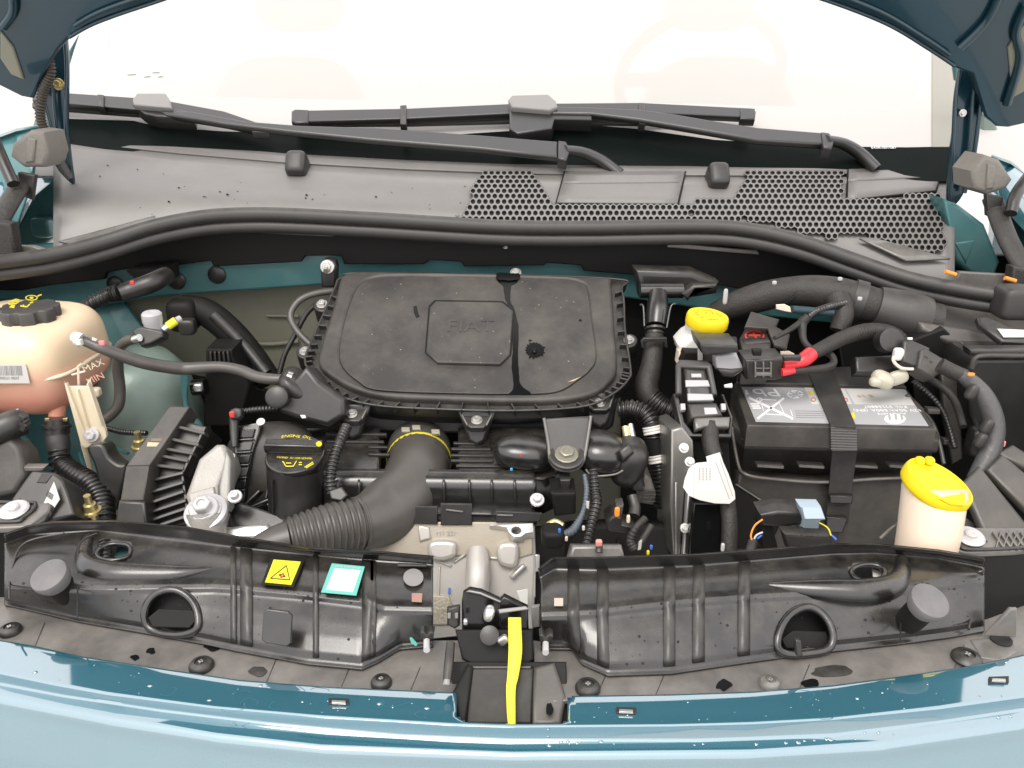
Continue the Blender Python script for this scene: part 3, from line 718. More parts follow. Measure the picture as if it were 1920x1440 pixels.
slab("upright_fin", [(1848, 1192), (1895, 1142), (1908, 1142), (1906, 1196)], VY(.575), .004, sheet, trim)

# ================================================================ slam panel covers
CVG = "radiator crossmember covers"
def cover(label, x0, x1, lipt, lipb, ridge, botm, n=80):
    t = thing("crossmember_cover", label, "plastic cover", PL((x0 + x1) / 2, 1150, HZ(-.45)), CVG)
    def c(pts, d, z): return [PL(x, interp(pts, x)[0] + d, HZ(z if not callable(z) else z(x))) for x in [x0 + (x1 - x0) * i / n for i in range(n + 1)]]
    lat = lambda x: 1.0
    mixc = lambda a, b, f: [(x, interp(a, x)[0] * (1 - f) + interp(b, x)[0] * f) for x in [x0 + (x1 - x0) * i / 40 for i in range(41)]]
    rs = [c(lipb, 2, -.452), c(lipt, 2, -.432), c(lipt, 0, -.427), c(lipt, 3, -.4262), c(lipt, 6, -.428), c(lipb, -2, -.4385), c(lipb, 1, -.4395),
          c(mixc(lipb, ridge, .5), 0, -.4395), c(ridge, -10, -.4405), c(ridge, -2, -.4415), c(ridge, 6, -.4436), c(ridge, 14, -.4470),
          c(mixc(ridge, botm, .35), 4, -.4540), c(mixc(ridge, botm, .6), 0, -.4605), c(mixc(ridge, botm, .85), 0, -.4690), c(botm, -5, -.4745), c(botm, -1, -.4755), c(botm, 5, -.4765)]
    return t, rs
lt = [(-60, 1010), (10, 1000), (50, 985), (100, 977), (215, 975), (350, 987), (450, 1005), (575, 1025), (700, 1032), (815, 1042)]
lb = [(-60, 1032), (10, 1020), (55, 1004), (180, 995), (275, 1007), (450, 1028), (600, 1043), (710, 1053), (815, 1060)]
rg_ = [(-60, 1085), (20, 1090), (100, 1096), (200, 1100), (300, 1098), (400, 1097), (450, 1100), (560, 1110), (680, 1124), (720, 1138), (815, 1140)]
bt_ = [(-60, 1120), (20, 1131), (145, 1160), (260, 1180), (380, 1202), (440, 1215), (575, 1240), (680, 1250), (710, 1236), (750, 1212), (815, 1206)]
lt2 = [(1012, 1066), (1040, 1044), (1120, 1044), (1300, 1038), (1440, 1028), (1560, 1018), (1640, 1018), (1760, 1030), (1830, 1042), (1900, 1060)]
lb2 = [(1012, 1084), (1040, 1068), (1120, 1070), (1300, 1062), (1440, 1050), (1560, 1040), (1640, 1038), (1760, 1048), (1830, 1062), (1900, 1080)]
rg2 = [(1012, 1150), (1070, 1148), (1110, 1146), (1200, 1135), (1300, 1124), (1420, 1116), (1540, 1110), (1640, 1106), (1720, 1100), (1800, 1090), (1900, 1080)]
bt2 = [(1012, 1212), (1070, 1212), (1090, 1240), (1140, 1262), (1260, 1258), (1380, 1240), (1480, 1226), (1560, 1216), (1690, 1202), (1780, 1190), (1850, 1178), (1900, 1165)]
COV = {}
for key, lab, x0, x1, a, b, c_, d in (("L", "black moulded cover with the yellow fan warning sticker", 8, 812, lt, lb, rg_, bt_), ("R", "black moulded cover without stickers, beside the latch and washer filler", 1014, 1846, lt2, lb2, rg2, bt2)):
    t, rs = cover(lab, x0, x1, a, b, c_, d, 200)
    COV[key] = t
    # openings are real gaps in the shell: skip faces whose centre falls inside
    n = len(rs[0])
    FACE = TP(.565, -.4585, 62)
    TOP = HZ(-.4385)
    if key == "L": bands, hole, eye, stop = [(438, 1), (462, 0), (592, 1), (690, 0), (700, 1)], (321, 1152), (214, 1035), (90, 1077)
    else: bands, hole, eye, stop = [(1075, 0), (1130, 0), (1255, 0), (1310, 0), (1395, 0)], (1510, 1192), (1627, 1074), (1745, 1125)
    # raised bands follow the shell
    for bx, thin in bands:
        w = 5 if thin else 11
        sub = []
        for r in rs[6:16]:
            pts = []
            for q in (bx - w, bx + w):
                f = (q - x0) / (x1 - x0) * (n - 1); i = int(f); p = r[i].lerp(r[i + 1], f - i)
                pts.append(p + V((0, -.3, .95)) * .0022)
            sub.append(pts)
        loft("raised_band", sub, plastic, t, .004, 30)
    # deep scoop opening: dark throat with a rolled rim
    hx, hy = hole
    ring = [(hx - 42, hy + 28), (hx - 50, hy), (hx - 38, hy - 32), (hx - 8, hy - 46), (hx + 22, hy - 42), (hx + 46, hy - 18), (hx + 54, hy + 16), (hx + 42, hy + 36), (hx, hy + 40)]
    if key == "R": ring = [(hx - 50, hy + 32), (hx - 54, hy + 4), (hx - 38, hy - 34), (hx - 6, hy - 52), (hx + 22, hy - 50), (hx + 46, hy - 22), (hx + 52, hy + 10), (hx + 38, hy + 34), (hx - 10, hy + 42)]
    FP = TP(.560, -.4565, 55)
    rim_pts = [PL(x, y, lift(FP, .007)) for x, y in cat(ring, 3, True)]
    ex, ey = eye
    es = circ(ex, ey, 34, 18, 20)
    if key == "L": es = [(x, y - (x - ex) * .12) for x, y in es]
    ringc = cat(ring, 4, True)
    fine = []
    for i in range(len(rs) - 1):
        for q in range(5): fine.append([a_.lerp(b_, q / 5) for a_, b_ in zip(rs[i], rs[i + 1])])
    fine.append(rs[-1])
    def pix(p):
        d_ = p - CAM; w_ = d_.dot(V((0, CP, -SP))); return 960 + F * d_.x / w_, 720 - F * d_.dot(V((0, SP, CP))) / w_
    px_ = [[pix(p) for p in r] for r in fine]
    vs = [p for r in fine for p in r]; fs = []
    for i in range(len(fine) - 1):
        for k in range(n - 1):
            cx_, cy_ = (px_[i][k][0] + px_[i + 1][k + 1][0]) / 2, (px_[i][k][1] + px_[i + 1][k + 1][1]) / 2
            if i > 20 and (inpoly(cx_, cy_, ringc) or inpoly(cx_, cy_, es)): continue
            fs.append((i * n + k, (i + 1) * n + k, (i + 1) * n + k + 1, i * n + k + 1))
    o = mk("shell", vs, fs, satin, t, 60); s_ = o.modifiers.new("thickness", 'SOLIDIFY'); s_.thickness = .003; s_.offset = -1
    def onshell(x, y, up=.001):
        best = min(((abs(px_[i][k][0] - x) + abs(px_[i][k][1] - y), i, k) for i in range(20, len(fine)) for k in range(max(0, int((x - x0) / (x1 - x0) * (n - 1)) - 4), min(n, int((x - x0) / (x1 - x0) * (n - 1)) + 5))))
        return fine[best[1]][best[2]] + V((0, -.5, .8)) * up
    def smooth_loop(pts, k=6):
        for _ in range(k): pts = [(pts[i - 1] + pts[i] * 2 + pts[(i + 1) % len(pts)]) / 4 for i in range(len(pts))]
        return pts
    rim_pts = smooth_loop([onshell(x, y, .0012) for x, y in ringc])
    es_pts = smooth_loop([onshell(x, y, .0008) for x, y in es], 3)
    th = slab("scoop_throat", [(hx + (x - hx) * 1.5, hy + (y - hy) * 1.5) for x, y in ringc], lift(FP, -.040), .004, deep, t, .0005)
    sweep("scoop_rim", rim_pts + rim_pts[:2], .0036, satin, t, seg=10, cap=False)
    slab("throat_floor", [(hx - 44, hy + 6), (hx - 24, hy - 10), (hx + 40, hy - 8), (hx + 46, hy + 12), (hx + 34, hy + 26), (hx - 36, hy + 24)], lift(FP, -.018), .003, deep, t, .001)
    # small eye opening on the top face
    slab("eye_opening", [(ex + (x - ex) * 1.5, ey + (y - ey) * 1.5) for x, y in es], lift(TOP, -.030), .004, deep, t, .0004)
    sweep("eye_rim", es_pts + es_pts[:2], .0022, satin, t, seg=8, cap=False)
    if key == "L":
        slab("opening_inside", [(ex + 6, ey - 12), (ex + 30, ey - 14), (ex + 30, ey + 4), (ex + 14, ey + 10), (ex, ey + 8)], lift(TOP, -.016), .001, inpaint, t, .0002)
        tube("opening_hose", [(ex - 18, ey - 20, .675), (ex - 16, ey + 20, .655)], 10, corr, t, amp=.18, pitch=.004)
    else:
        slab("opening_inside", [(ex + 8, ey - 8), (ex + 26, ey - 2), (ex + 26, ey + 10), (ex + 10, ey + 6)], lift(TOP, -.012), .001, white, t, .0002)
    # swelling beside the eye
    if key == "L": bead = [(168, 1010), (158, 1040), (166, 1064), (205, 1076), (270, 1078), (340, 1076), (400, 1068)]
    else: bead = [(1690, 1050), (1690, 1078), (1670, 1100), (1620, 1110), (1560, 1108), (1500, 1104), (1440, 1098)]
    bz = [PL(x, y, HZ(-.4425)) for x, y in bead]
    sweep("moulded_swell", bz, [.006, .0085, .011, .012, .011, .008, .003], satin, t, seg=16)
    # bump stop
    sx, sy = stop
    p = PL(sx, sy, HZ(-.418)); ax = V((-.12 if key == "L" else .12, -.42, .9)).normalized()
    p = PL(sx, sy, HZ(-.425))
    bs = lathe("bump_stop", p - ax * .040, ax, [(.0135, .026), (.0155, .031), (.0165, .0365), (.0159, .0395), (.0140, .0405), (.004, .0408)], mat("stop " + key, (.13, .125, .125), .5, dust=(.22, .21, .21), damt=.5, dscale=60), t)
    lathe("stop_stem", p - ax * .040, ax, [(.0105, -.002), (.0115, .006), (.0118, .027)], deep, t)
    # end panel line and panel windows
    if key == "L":
        slab("square_boss", [(494, 1146), (502, 1142), (540, 1147), (547, 1154), (545, 1206), (538, 1212), (498, 1206), (490, 1200)], lift(TP(.548, -.462, 62), .006), .004, satin, t, .0008)
        tube("panel_joint", [(182, 1000, .668), (150, 1020, .655), (146, 1090, .612), (145, 1158, .560)], 1.5, ink, t)
        tube("panel_joint", [(120, 1000, .67), (44, 1020, .66), (20, 1080, .62), (18, 1124, .585)], 2.2, plastic, t)
        slab("sight_window", circ(775, 1082, 19, 16), lift(TOP, .0022), .001, palegrey, t, .0002)
        slab("square_hole", [(772, 1112), (792, 1112), (791, 1128), (772, 1127)], lift(TOP, .0022), .001, mat("copper glint", (.35, .2, .16), .4), t, .0002)
        slab("rear_tab", [(745, 1054), (800, 1056), (800, 1060), (745, 1059)], lift(TOP, .004), .003, plastic, t)
    else:
        tube("panel_joint", [(1680, 1040, .655), (1694, 1070, .64), (1690, 1130, .60), (1688, 1200, .55)], 1.5, ink, t)
        tube("panel_joint", [(1720, 1046, .655), (1800, 1062, .65), (1822, 1120, .62), (1816, 1180, .575)], 2.4, plastic, t)
        slab("square_hole", [(1039, 1121), (1056, 1121), (1056, 1135), (1039, 1135)], lift(TOP, .0018), .001, mat("pale glint", (.5, .42, .36), .4), t, .0002)
        slab("throat_stop", [(1492, 1200), (1502, 1202), (1506, 1232), (1494, 1230)], TP(.535, -.462, 75), .006, plastic, t, .001)
    # water beads on the face
    vs, fs = [], []
    for i in range(110):
        f = random.uniform(2, n - 3); j = random.uniform(8, 15); i_, j_ = int(f), int(j)
        p = rs[j_][i_].lerp(rs[j_][i_ + 1], f - i_).lerp(rs[j_ + 1][i_].lerp(rs[j_ + 1][i_ + 1], f - i_), j - j_) + V((0, -.5, .8)) * .0005
        r = random.choice((.0004, .0005, .0007, .0012)); k0 = len(vs); nn = V((0, -.55, .8))
        for k in range(7): vs.append(p + X * r * math.cos(k * .9) + V((0, .8, .55)) * r * math.sin(k * .9))
        vs.append(p + nn * r * .6)
        for k in range(7): fs.append((k0 + k, k0 + (k + 1) % 7, k0 + 7))
    mk("water_beads", vs, fs, wetm, t, 60, kind="stuff")
L_ = COV["L"]; TOPL = HZ(-.4385)
wsx = lift(TOPL, .0035)
st = slab("warning_sticker", [(513, 1049), (564, 1053), (546, 1096), (497, 1091)], wsx, .0006, ylab, L_, .0001)
slab("sticker_recess", [(508, 1044), (572, 1048), (550, 1101), (490, 1095)], lift(TOPL, .0026), .001, deep, L_, .0003)
tri = [(537, 1060), (543, 1087), (507, 1084)]
for a, b in zip(tri, tri[1:] + tri[:1]): pbar("triangle_line", a, b, lift(wsx, .0003), 1.6, .0003, ink, st, .00005)
for k in range(4):
    a = k * math.pi / 2 + .4; cx, cy = 529, 1079
    slab("fan_blade", circ(cx + 3.8 * math.cos(a), cy + 3.0 * math.sin(a), 3.0, 1.8, 10, a), lift(wsx, .0003), .0003, redp if k % 2 else ink, st, .00005)
ts = slab("turquoise_sticker", [(622, 1056), (684, 1062), (668, 1116), (602, 1110)], wsx, .0006, teal, L_, .0001, sm=0)
slab("white_field", [(627, 1065), (676, 1069), (662, 1110), (611, 1105)], lift(wsx, .0003), .0004, paper, ts, .0001)
text("sticker_text", "ECO SYSTEM C", PL(652, 1063.5, lift(wsx, .0006)), PL(677, 1066, wsx) - PL(627, 1061, wsx), Yv, .0036, paper, ts, .0001)
# studs under the covers
for lab, x, y in (("zinc stud hanging from its black lug by the cover with stickers", 800, 1205), ("zinc stud hanging from its black lug by the plain cover", 1023, 1210)):
    s_ = thing("threaded_stud", lab, "stud", PL(x, y, HZ(-.465)), "studs beside the latch")
    tube("stud", [(x, y - 8, .548), (x, y + 14, .532)], [5.5, 6], zinc, s_, amp=.06, pitch=.0016)
    slab("lug", [(x - 12, y - 18), (x - 6, y - 20), (x, y - 14), (x + 8, y - 20), (x + 14, y - 16), (x + 12, y - 6), (x - 11, y - 6)], VY(.545), .01, plastic, s_, .001)
slab("scrap_of_tape", [(768, 1197), (772, 1196), (783, 1208), (780, 1212), (771, 1206)], VY(.553), .001, teal, L_, .0002)

# ================================================================ latch, well and strap
well = thing("latch_well", "black plastic duct below the bonnet latch in the bumper notch", "duct", PL(960, 1330, HZ(-.49)))
slab("back_panel", [(845, 1240), (1062, 1240), (1066, 1365), (850, 1365)], TP(.50, -.495, 35), .006, deep, well)
slab("centre_panel", [(880, 1252), (1000, 1252), (998, 1358), (872, 1358)], TP(.498, -.492, 40), .006, mat("well plastic", (.014, .0125, .011), .5, dust=DU, damt=.3, dscale=40, spec=.4), well, .002)
slab("side_wall", [(846, 1300), (876, 1242), (888, 1250), (872, 1358), (856, 1345)], TP(.490, -.486, 30), .01, deep, well, .003)
slab("side_wall", [(1062, 1306), (1040, 1240), (1000, 1250), (998, 1358), (1052, 1358)], TP(.490, -.486, 25), .01, liner, well, .003)
slab("well_lip", [(882, 1248), (1000, 1248), (998, 1254), (884, 1254)], TP(.505, -.484, 30), .006, satin, well, .002)
rod = thing("guide_rod", "short black weathered rod standing beside the latch", "rod", P(840, 1270, .52))
tube("rod", [(845, 1205, .535), (842, 1240, .52), (838, 1278, .505)], [8, 9, 8], plastic, rod)
tube("rod_end", [(838, 1274, .505), (837, 1284, .502)], [6, 7], palegrey, rod)
la = thing("bonnet_latch", "gloss black steel bonnet latch with a polished claw", "latch", P(930, 1190, .56))
slab("base_plate", [(853, 1180), (1000, 1180), (1000, 1236), (985, 1252), (890, 1250), (866, 1236)], TP(.545, -.465, 50), .008, deep, la, .002)
slab("left_plate", [(865, 1130), (868, 1112), (880, 1105), (902, 1109), (940, 1126), (946, 1180), (925, 1220), (890, 1226), (866, 1190)], TP(.570, -.44, 70), .012, gloss, la, .003)
slab("left_plate_edge", [(870, 1111), (880, 1104), (902, 1108), (942, 1126), (938, 1132), (900, 1116), (880, 1112)], TP(.566, -.428, 45), .004, satin, la, .0012)
slab("right_plate", [(934, 1128), (945, 1118), (990, 1140), (992, 1192), (955, 1224), (937, 1206)], TP(.563, -.442, 72), .010, gloss, la, .002)
slab("right_plate_edge", [(934, 1142), (986, 1136), (992, 1142), (936, 1150)], TP(.558, -.434, 40), .003, palegrey, la, .001)
blob("claw", P(917, 1150, .552), (.0045, .006, .007), mach, la, (.8, .8), (0, R(15), 0))
lathe("pivot_head", P(918, 1191, .545), (0, -.8, .6), [(.008, 0), (.008, .003), (.005, .004)], plastic, la)
blob("catch_edge", P(944, 1200, .54), (.005, .003, .004), steel, la, (.6, .6), (0, R(-40), 0))
blob("catch_edge", P(873, 1166, .553), (.0018, .002, .0026), mach, la)
slab("sensor_body", [(838, 1140), (862, 1136), (862, 1174), (852, 1180), (838, 1172)], TP(.585, -.45, 65), .01, plastic, la, .002)
for x in (842, 856): slab("sensor_tab", [(x - 3, 1150), (x + 3, 1149), (x + 3, 1160), (x - 3, 1160)], TP(.58, -.452, 65), .003, palegrey, la, .0005)
slab("hinge_tab", [(996, 1138), (1012, 1136), (1012, 1176), (998, 1178)], TP(.60, -.455, 75), .006, palegrey, la)
rs_ = thing("release_strap", "bright yellow release strap hanging from the latch", "strap", P(960, 1250, .52))
cl_ = [(953, 977, 1158, .546), (953, 978, 1185, .540), (953.5, 979, 1210, .534), (953, 978, 1232, .527), (951, 972, 1268, .515), (949, 967, 1290, .507), (950, 966.5, 1330, .495), (953, 967, 1364, .480)]
q = cat([(a, b, y, Yy) for a, b, y, Yy in cl_], 5)
vs, fs = [], []
for a, b, y, Yy in q: vs += [P(a, y, Yy), P(b, y, Yy)]
for i in range(len(q) - 1): fs.append((2 * i, 2 * i + 2, 2 * i + 3, 2 * i + 1))
o = mk("webbing", vs, fs, strapy, rs_, 60); s_ = o.modifiers.new("thickness", 'SOLIDIFY'); s_.thickness = .002

# ================================================================ engine
en = thing("engine", "silver aluminium engine block with ribbed black valve cover", "engine", P(800, 1000, .78))
EB = TP(.812, -.515, 62)                                # block face leans back
slab("block", [(420, 990), (520, 970), (690, 985), (1003, 985), (1006, 1060), (1000, 1180), (800, 1200), (640, 1200), (420, 1060)], EB, .06, cast, en, .004)
slab("upper_band", [(690, 978), (1000, 978), (1000, 1040), (960, 1052), (880, 1042), (802, 1048), (690, 1030)], lift(EB, .002), .01, mat("stained aluminium", (.44, .40, .33), .45, .5, dust=(.34, .27, .19), dscale=14, damt=.6, bump=.12, bscale=500), en, .002)
slab("boss", [(806, 1016), (850, 1015), (855, 1034), (850, 1046), (826, 1052), (804, 1044)], lift(EB, .014), .02, cast, en, .005, sm=4)
slab("boss", [(936, 1020), (970, 1020), (972, 1052), (962, 1066), (934, 1056)], lift(EB, .014), .02, cast, en, .005, sm=4)
tube("water_jacket", [(896, 1032, .797), (896, 1070, .775), (894, 1112, .750), (894, 1180, .705)], [20, 23, 22, 22], cast, en, seg=20)
pbar("rib", (984, 1060), (958, 1084), lift(EB, .010), 9, .02, cast, en, .003)
pbar("rib", (812, 1048), (846, 1062), lift(EB, .004), 5, .012, cast, en, .002)
pbar("rib", (824, 1062), (822, 1120), lift(EB, .003), 4, .012, cast, en, .002)
pbar("rib", (850, 1055), (872, 1040), lift(EB, .004), 5, .012, cast, en, .002)
pbar("rib", (918, 1046), (936, 1048), lift(EB, .004), 6, .012, cast, en, .002)
FLG = TP(.80, -.512, 30)
slab("flange_ear", [(918, 984), (1000, 980), (1000, 998), (985, 1000), (978, 1006), (962, 1006), (954, 998), (950, 988), (918, 985)], lift(FLG, .004), .016, mach, en, .001, holes=[circ(968, 994, 9, 7, 18)])
slab("ear_bore", circ(968, 994, 9.5, 7.5), lift(FLG, -.004), .004, gloss, en, .0002)
text("cast_mark", "111 231", PL(836, 1001, lift(EB, .003)), X, EB[1].cross(X), .0075, fadeink, en)
slab("cast_plate", [(784, 985), (804, 988), (808, 1010), (786, 1016)], lift(EB, .006), .006, cast, en, .002)
pbar("paint_mark", (843, 1102), (842, 1114), lift(EB, .003), 4, .0006, blue, en, .0001)
slab("corroded_foot", [(806, 1115), (842, 1118), (850, 1140), (840, 1172), (806, 1172)], lift(EB, .004), .01, mat("stained foot", (.5, .46, .38), .5, .4, dust=(.22, .2, .12), dscale=60, damt=.8, bump=.6, bscale=300), en, .002)
slab("side_bracket", [(1002, 1040), (1012, 1040), (1012, 1072), (1003, 1072)], lift(EB, -.002), .01, mach, en, .001)
slab("side_bracket", [(994, 1076), (1004, 1076), (1004, 1120), (992, 1120)], lift(EB, -.001), .01, cast, en, .001)
slab("foil_scrap", [(968, 1108), (990, 1104), (990, 1136), (976, 1132)], lift(EB, .03), .002, paper, en)
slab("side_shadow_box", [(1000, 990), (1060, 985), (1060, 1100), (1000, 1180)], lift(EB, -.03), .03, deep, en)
# valve cover
def vrow(pts, n=50):
    out = []
    x0, x1 = pts[0][0], pts[-1][0]
    for i in range(n + 1):
        x = x0 + (x1 - x0) * i / n; y, Y = interp(pts, x); out.append(P(x, y, Y))
    return out
vc = slab("valve_cover", [(455, 800), (712, 800), (712, 884), (460, 880)], TP(.88, -.47, 12), .06, satin, en, .004)
slab("valve_cover", [(858, 800), (1070, 800), (1060, 880), (1020, 898), (858, 890)], TP(.88, -.47, 12), .06, satin, en, .004)
slab("hose_saddle", [(690, 790), (880, 790), (880, 900), (690, 900)], TP(.88, -.535, 8), .02, deep, en, .004)
loft("cover_front", [vrow(p) for p in (
    [(600, 878, .868), (1000, 882, .863)], [(600, 884, .864), (1004, 890, .858)], [(600, 890, .856), (1006, 896, .851)], [(600, 900, .850), (1006, 906, .845)],
    [(600, 914, .847), (1006, 920, .842)], [(600, 945, .842), (1002, 955, .837)], [(600, 952, .828), (1004, 962, .822)], [(600, 958, .822), (1010, 968, .816)], [(600, 972, .820), (1006, 984, .814)])], satin, en, .004, 40)
for i, (x0, x1, y) in enumerate(((610, 725, 812), (690, 730, 850), (690, 726, 836), (845, 925, 862), (845, 925, 852), (846, 920, 840), (612, 720, 826), (850, 890, 829), (612, 640, 842), (855, 1000, 872))):
    pbar("louvre", (x0, y), (x1, y + 1), lift(TP(.88, -.47, 12), .003), 4.5, .006, plastic, vc, .0015)
for x in (633, 673, 718, 832, 880, 922, 965):
    sweep("fin", [P(x, 900, .844), P(x, 912, .838), P(x + 1, 944, .832)], .0016, satin, en, seg=8)
for q in ([(826, 944), (885, 945), (885, 985), (826, 985)], [(706, 948), (820, 950), (820, 984), (706, 980)], [(930, 958), (1016, 962), (1012, 978), (930, 980)]):
    slab("skirt", q, TP(.812, -.50, 70), .006, plastic, en, .001)
for a, b in (((836, 956), (868, 960)), ((884, 963), (920, 964)), ((932, 966), (962, 967))): pbar("clip_line", a, b, TP(.809, -.50, 70), 3, .003, sheet, en)
# rounded end housing
blob("end_housing", P(512, 872, .915), (.058, .040, .056), dusty, en, (.75, .8), (R(-20), 0, R(8)))
slab("end_flange", [(440, 800), (490, 790), (486, 812), (474, 850), (462, 900), (458, 950), (446, 950), (438, 880)], TP(.87, -.46, 55), .012, satin, en, .002)
for i in range(5):
    y = 806 + i * 24
    slab("flange_pocket", [(446 - i, y), (478 - i * 4, y - 2), (474 - i * 4, y + 14), (444 - i, y + 16)], lift(TP(.87, -.46, 55), .003), .004, plastic if i % 2 else gloss, en, .001)
    pbar("flange_rib", (442 - i, y + 19), (474 - i * 4, y + 17), lift(TP(.87, -.46, 55), .006), 3, .01, satin, en)
for a, b in (((508, 886), (498, 935)), ((440, 965), (486, 920)), ((470, 950), (520, 930)), ((500, 945), (560, 975))):
    pbar("web", a, b, TP(.83, -.47, 60), 4, .02, satin, en)
slab("front_ledge", [(424, 960), (450, 940), (540, 970), (560, 985), (500, 1005), (430, 990)], TP(.80, -.495, 35), .02, satin, en, .003)
slab("gearbox_tube", [(418, 988), (500, 982), (520, 1010), (420, 1012)], TP(.775, -.505, 50), .02, mach, en, .004)
tube("filler_neck", [(553, 868, .845), (553, 920, .840), (554, 985, .825)], [52, 50, 48], plastic, en, seg=30)
tube("neck_rib", [(510, 900, .815), (512, 960, .806)], 2.5, satin, en)
for x, y, Y, r in ((441, 932, .80, 14), (1007, 938, .795, 14), (489, 791, .89, 8), (434, 856, .86, 7)):
    p = P(x, y, Y); bolt(p, (0, -.55, .83), r * px2m(p), zinc if r > 9 else white, en, h=r * px2m(p) * (1.0 if r > 9 else .6))
# oil cap
oc = thing("oil_filler_cap", "black oil filler cap with yellow engine oil print and a grip bar", "oil cap", P(553, 855, .83))
ax = V((0, -.24, .97)).normalized(); cp = PL(553, 851, TP(.826, -.435, 14)); u_, v_, n_ = frame(ax)
s1 = px2m(cp)
lathe("cap", cp - n_ * .010, n_, [(52 * s1, -.006), (54 * s1, 0), (55.5 * s1, .004), (55.5 * s1, .008), (54 * s1, .0098), (51 * s1, .0105), (50 * s1, .0096), (2 * s1, .0096)], satin, oc, 48)
OP = (cp, n_)
pw = bar("grip", PL(500, 843, OP) + n_ * .006, PL(607, 846, OP) + n_ * .006, .0135, .014, n_, satin, oc, .003)
pbar("grip_top", (508, 828), (600, 830), lift(OP, .0133), 8, .001, plastic, pw, .0003)
slab("dot", circ(598, 832, 5.5, 4.5), lift(OP, .0145), .0008, yellow, pw, .0001)
cu_ = [("E", 545, 821), ("N", 553, 820), ("G", 561, 819.5), ("I", 566.5, 819.5), ("N", 571, 820), ("E", 578, 821), ("O", 590, 821.5), ("I", 596, 822.5), ("L", 601, 824)]
for ch, x, y in cu_:
    x = 553 + (x - 570) * .92; y -= 2
    text("cap_letter", ch, PL(x, y, lift(OP, .0004)), (1, 0, 0), v_, .0068, yprint, oc, .0002)
for k, ch in enumerate("CLOSED IN HORIZONTAL"):
    text("cap_letter", ch, PL(521 + k * 3.35, 858 + .12 * k - ((k - 10) ** 2) * .008, lift(OP, .0005)), X, v_, .0040, yprint, oc, .0001)
for a, b in (((531, 866), (536, 874)), ((536, 874), (550, 874)), ((550, 874), (556, 864)), ((536, 868), (546, 868)), ((560, 867), (566, 867)), ((560, 871), (566, 871)), ((571, 876), (587, 866)), ((574, 877), (588, 869)), ((529, 865), (533, 867))):
    pbar("cap_symbol", a, b, lift(OP, .0006), 1.7, .0004, yprint, oc, .0001)

# hoses on the engine
ih = thing("intake_hose", "thick grey black air hose bending down from the yellow marked clamp", "air hose", P(750, 930, .83))
tube("elbow", [(786, 842, .975), (785.5, 862, .944), (783, 882, .914), (776, 904, .886), (758, 932, .858), (724, 960, .830), (696, 975, .810), (668, 983, .797)], [59, 60, 60, 60, 62, 61, 54, 50], hose, ih, seg=32)
tube("bellows", [(680, 980, .801), (608, 995, .777), (540, 1012, .758)], [49, 46, 39], hose, ih, amp=.055, pitch=.0072, seg=28, cap=False)
tube("tail", [(544, 1011, .759), (508, 1020, .752), (470, 1032, .744)], [36, 30, 20], hose, ih, seg=20)
for y, Y, r in ((873, .928, 60), (878, .920, 60)): tube("collar_rib", [(785, y, Y), (784.8, y + 2, Y - .003)], r, hose, ih, seg=30)
tube("clamp_band", [(786, 850, .963), (785.7, 862, .945)], 61, mat("clamp grey", (.09, .085, .075), .4), ih, seg=36)
tube("yellow_line", [(785.6, 864, .942), (785.5, 867.5, .937)], 61, yprint, ih, seg=36)
for x, y in ((760, 804), (780, 800), (816, 808)): slab("clamp_lug", [(x - 8, y - 4), (x + 8, y - 4), (x + 9, y + 5), (x - 7, y + 5)], TP(.955, -.438, 30), .006, mat("clamp lug", (.30, .27, .20), .4), ih, .0015)
wl_ = thing("breather_loom", "corrugated loom dropping between the oil cap and the big air hose", "cable loom", P(630, 880, .83))
tube("conduit", [(650, 800, .88), (636, 832, .855), (626, 862, .84), (620, 895, .825), (622, 925, .815)], 9.5, corr, wl_, amp=.14, pitch=.0046)
slab("plug", [(616, 920), (640, 912), (652, 928), (640, 940), (620, 936)], TP(.80, -.46, 50), .012, plastic, wl_, .002)
sn = thing("coolant_sensor", "small black sensor with a red dot at the left end of the engine", "sensor", P(437, 790, .90))
tube("lead", [(520, 765, .92), (480, 768, .91), (452, 772, .905)], 5.5, corr, sn, amp=.14, pitch=.004)
slab("elbow", [(431, 768), (440, 764), (452, 766), (452, 780), (446, 786), (431, 786)], TP(.89, -.39, 60), .014, plastic, sn, .003)
tube("stem", [(439, 784, .895), (439, 812, .885), (440, 838, .875)], [9, 8, 6], plastic, sn)
blob("red_dot", P(435, 777, .880), (.003, .002, .004), redp, sn)

# ================================================================ air filter box
AN = V((0, -.50, .93)).normalized(); A0 = P(900, 745, .95)
AP = (A0, V((0, -.454, .891)))
ab = thing("air_filter_box", "large dusty black air filter box on top of the engine", "air filter box", P(890, 640, 1.03))
lid = [(641, 516), (668, 509), (705, 507), (967, 512), (1132, 519), (1146, 530), (1152, 610), (1157, 690), (1140, 718), (1117, 735), (1065, 748), (967, 752), (817, 748), (720, 742), (660, 727), (615, 701), (597, 679), (601, 648), (618, 595), (630, 555)]
innr = [(675, 533), (700, 521), (760, 517), (967, 520), (1057, 523), (1090, 530), (1101, 545), (1110, 610), (1117, 667), (1108, 690), (1085, 710), (1042, 734), (960, 738), (817, 736), (705, 730), (672, 714), (645, 690), (637, 660), (646, 605), (662, 555)]
rim = [(628, 540), (640, 522), (700, 512), (1135, 522), (1166, 545), (1172, 620), (1182, 690), (1178, 712), (1150, 738), (1095, 762), (967, 770), (817, 767), (705, 760), (637, 742), (590, 707), (572, 678), (582, 645), (606, 590)]
slab("body", [(x * .985 + 13, y + 6) for x, y in rim], lift(AP, -.026), .025, plastic, ab, .004)
slab("rim", rim, lift(AP, -.010), .018, plastic, ab, .0015, sm=3)
slab("lid", cat(lid, 4, True), AP, .016, dusty, ab, .005, holes=[cat(innr, 4, True)])
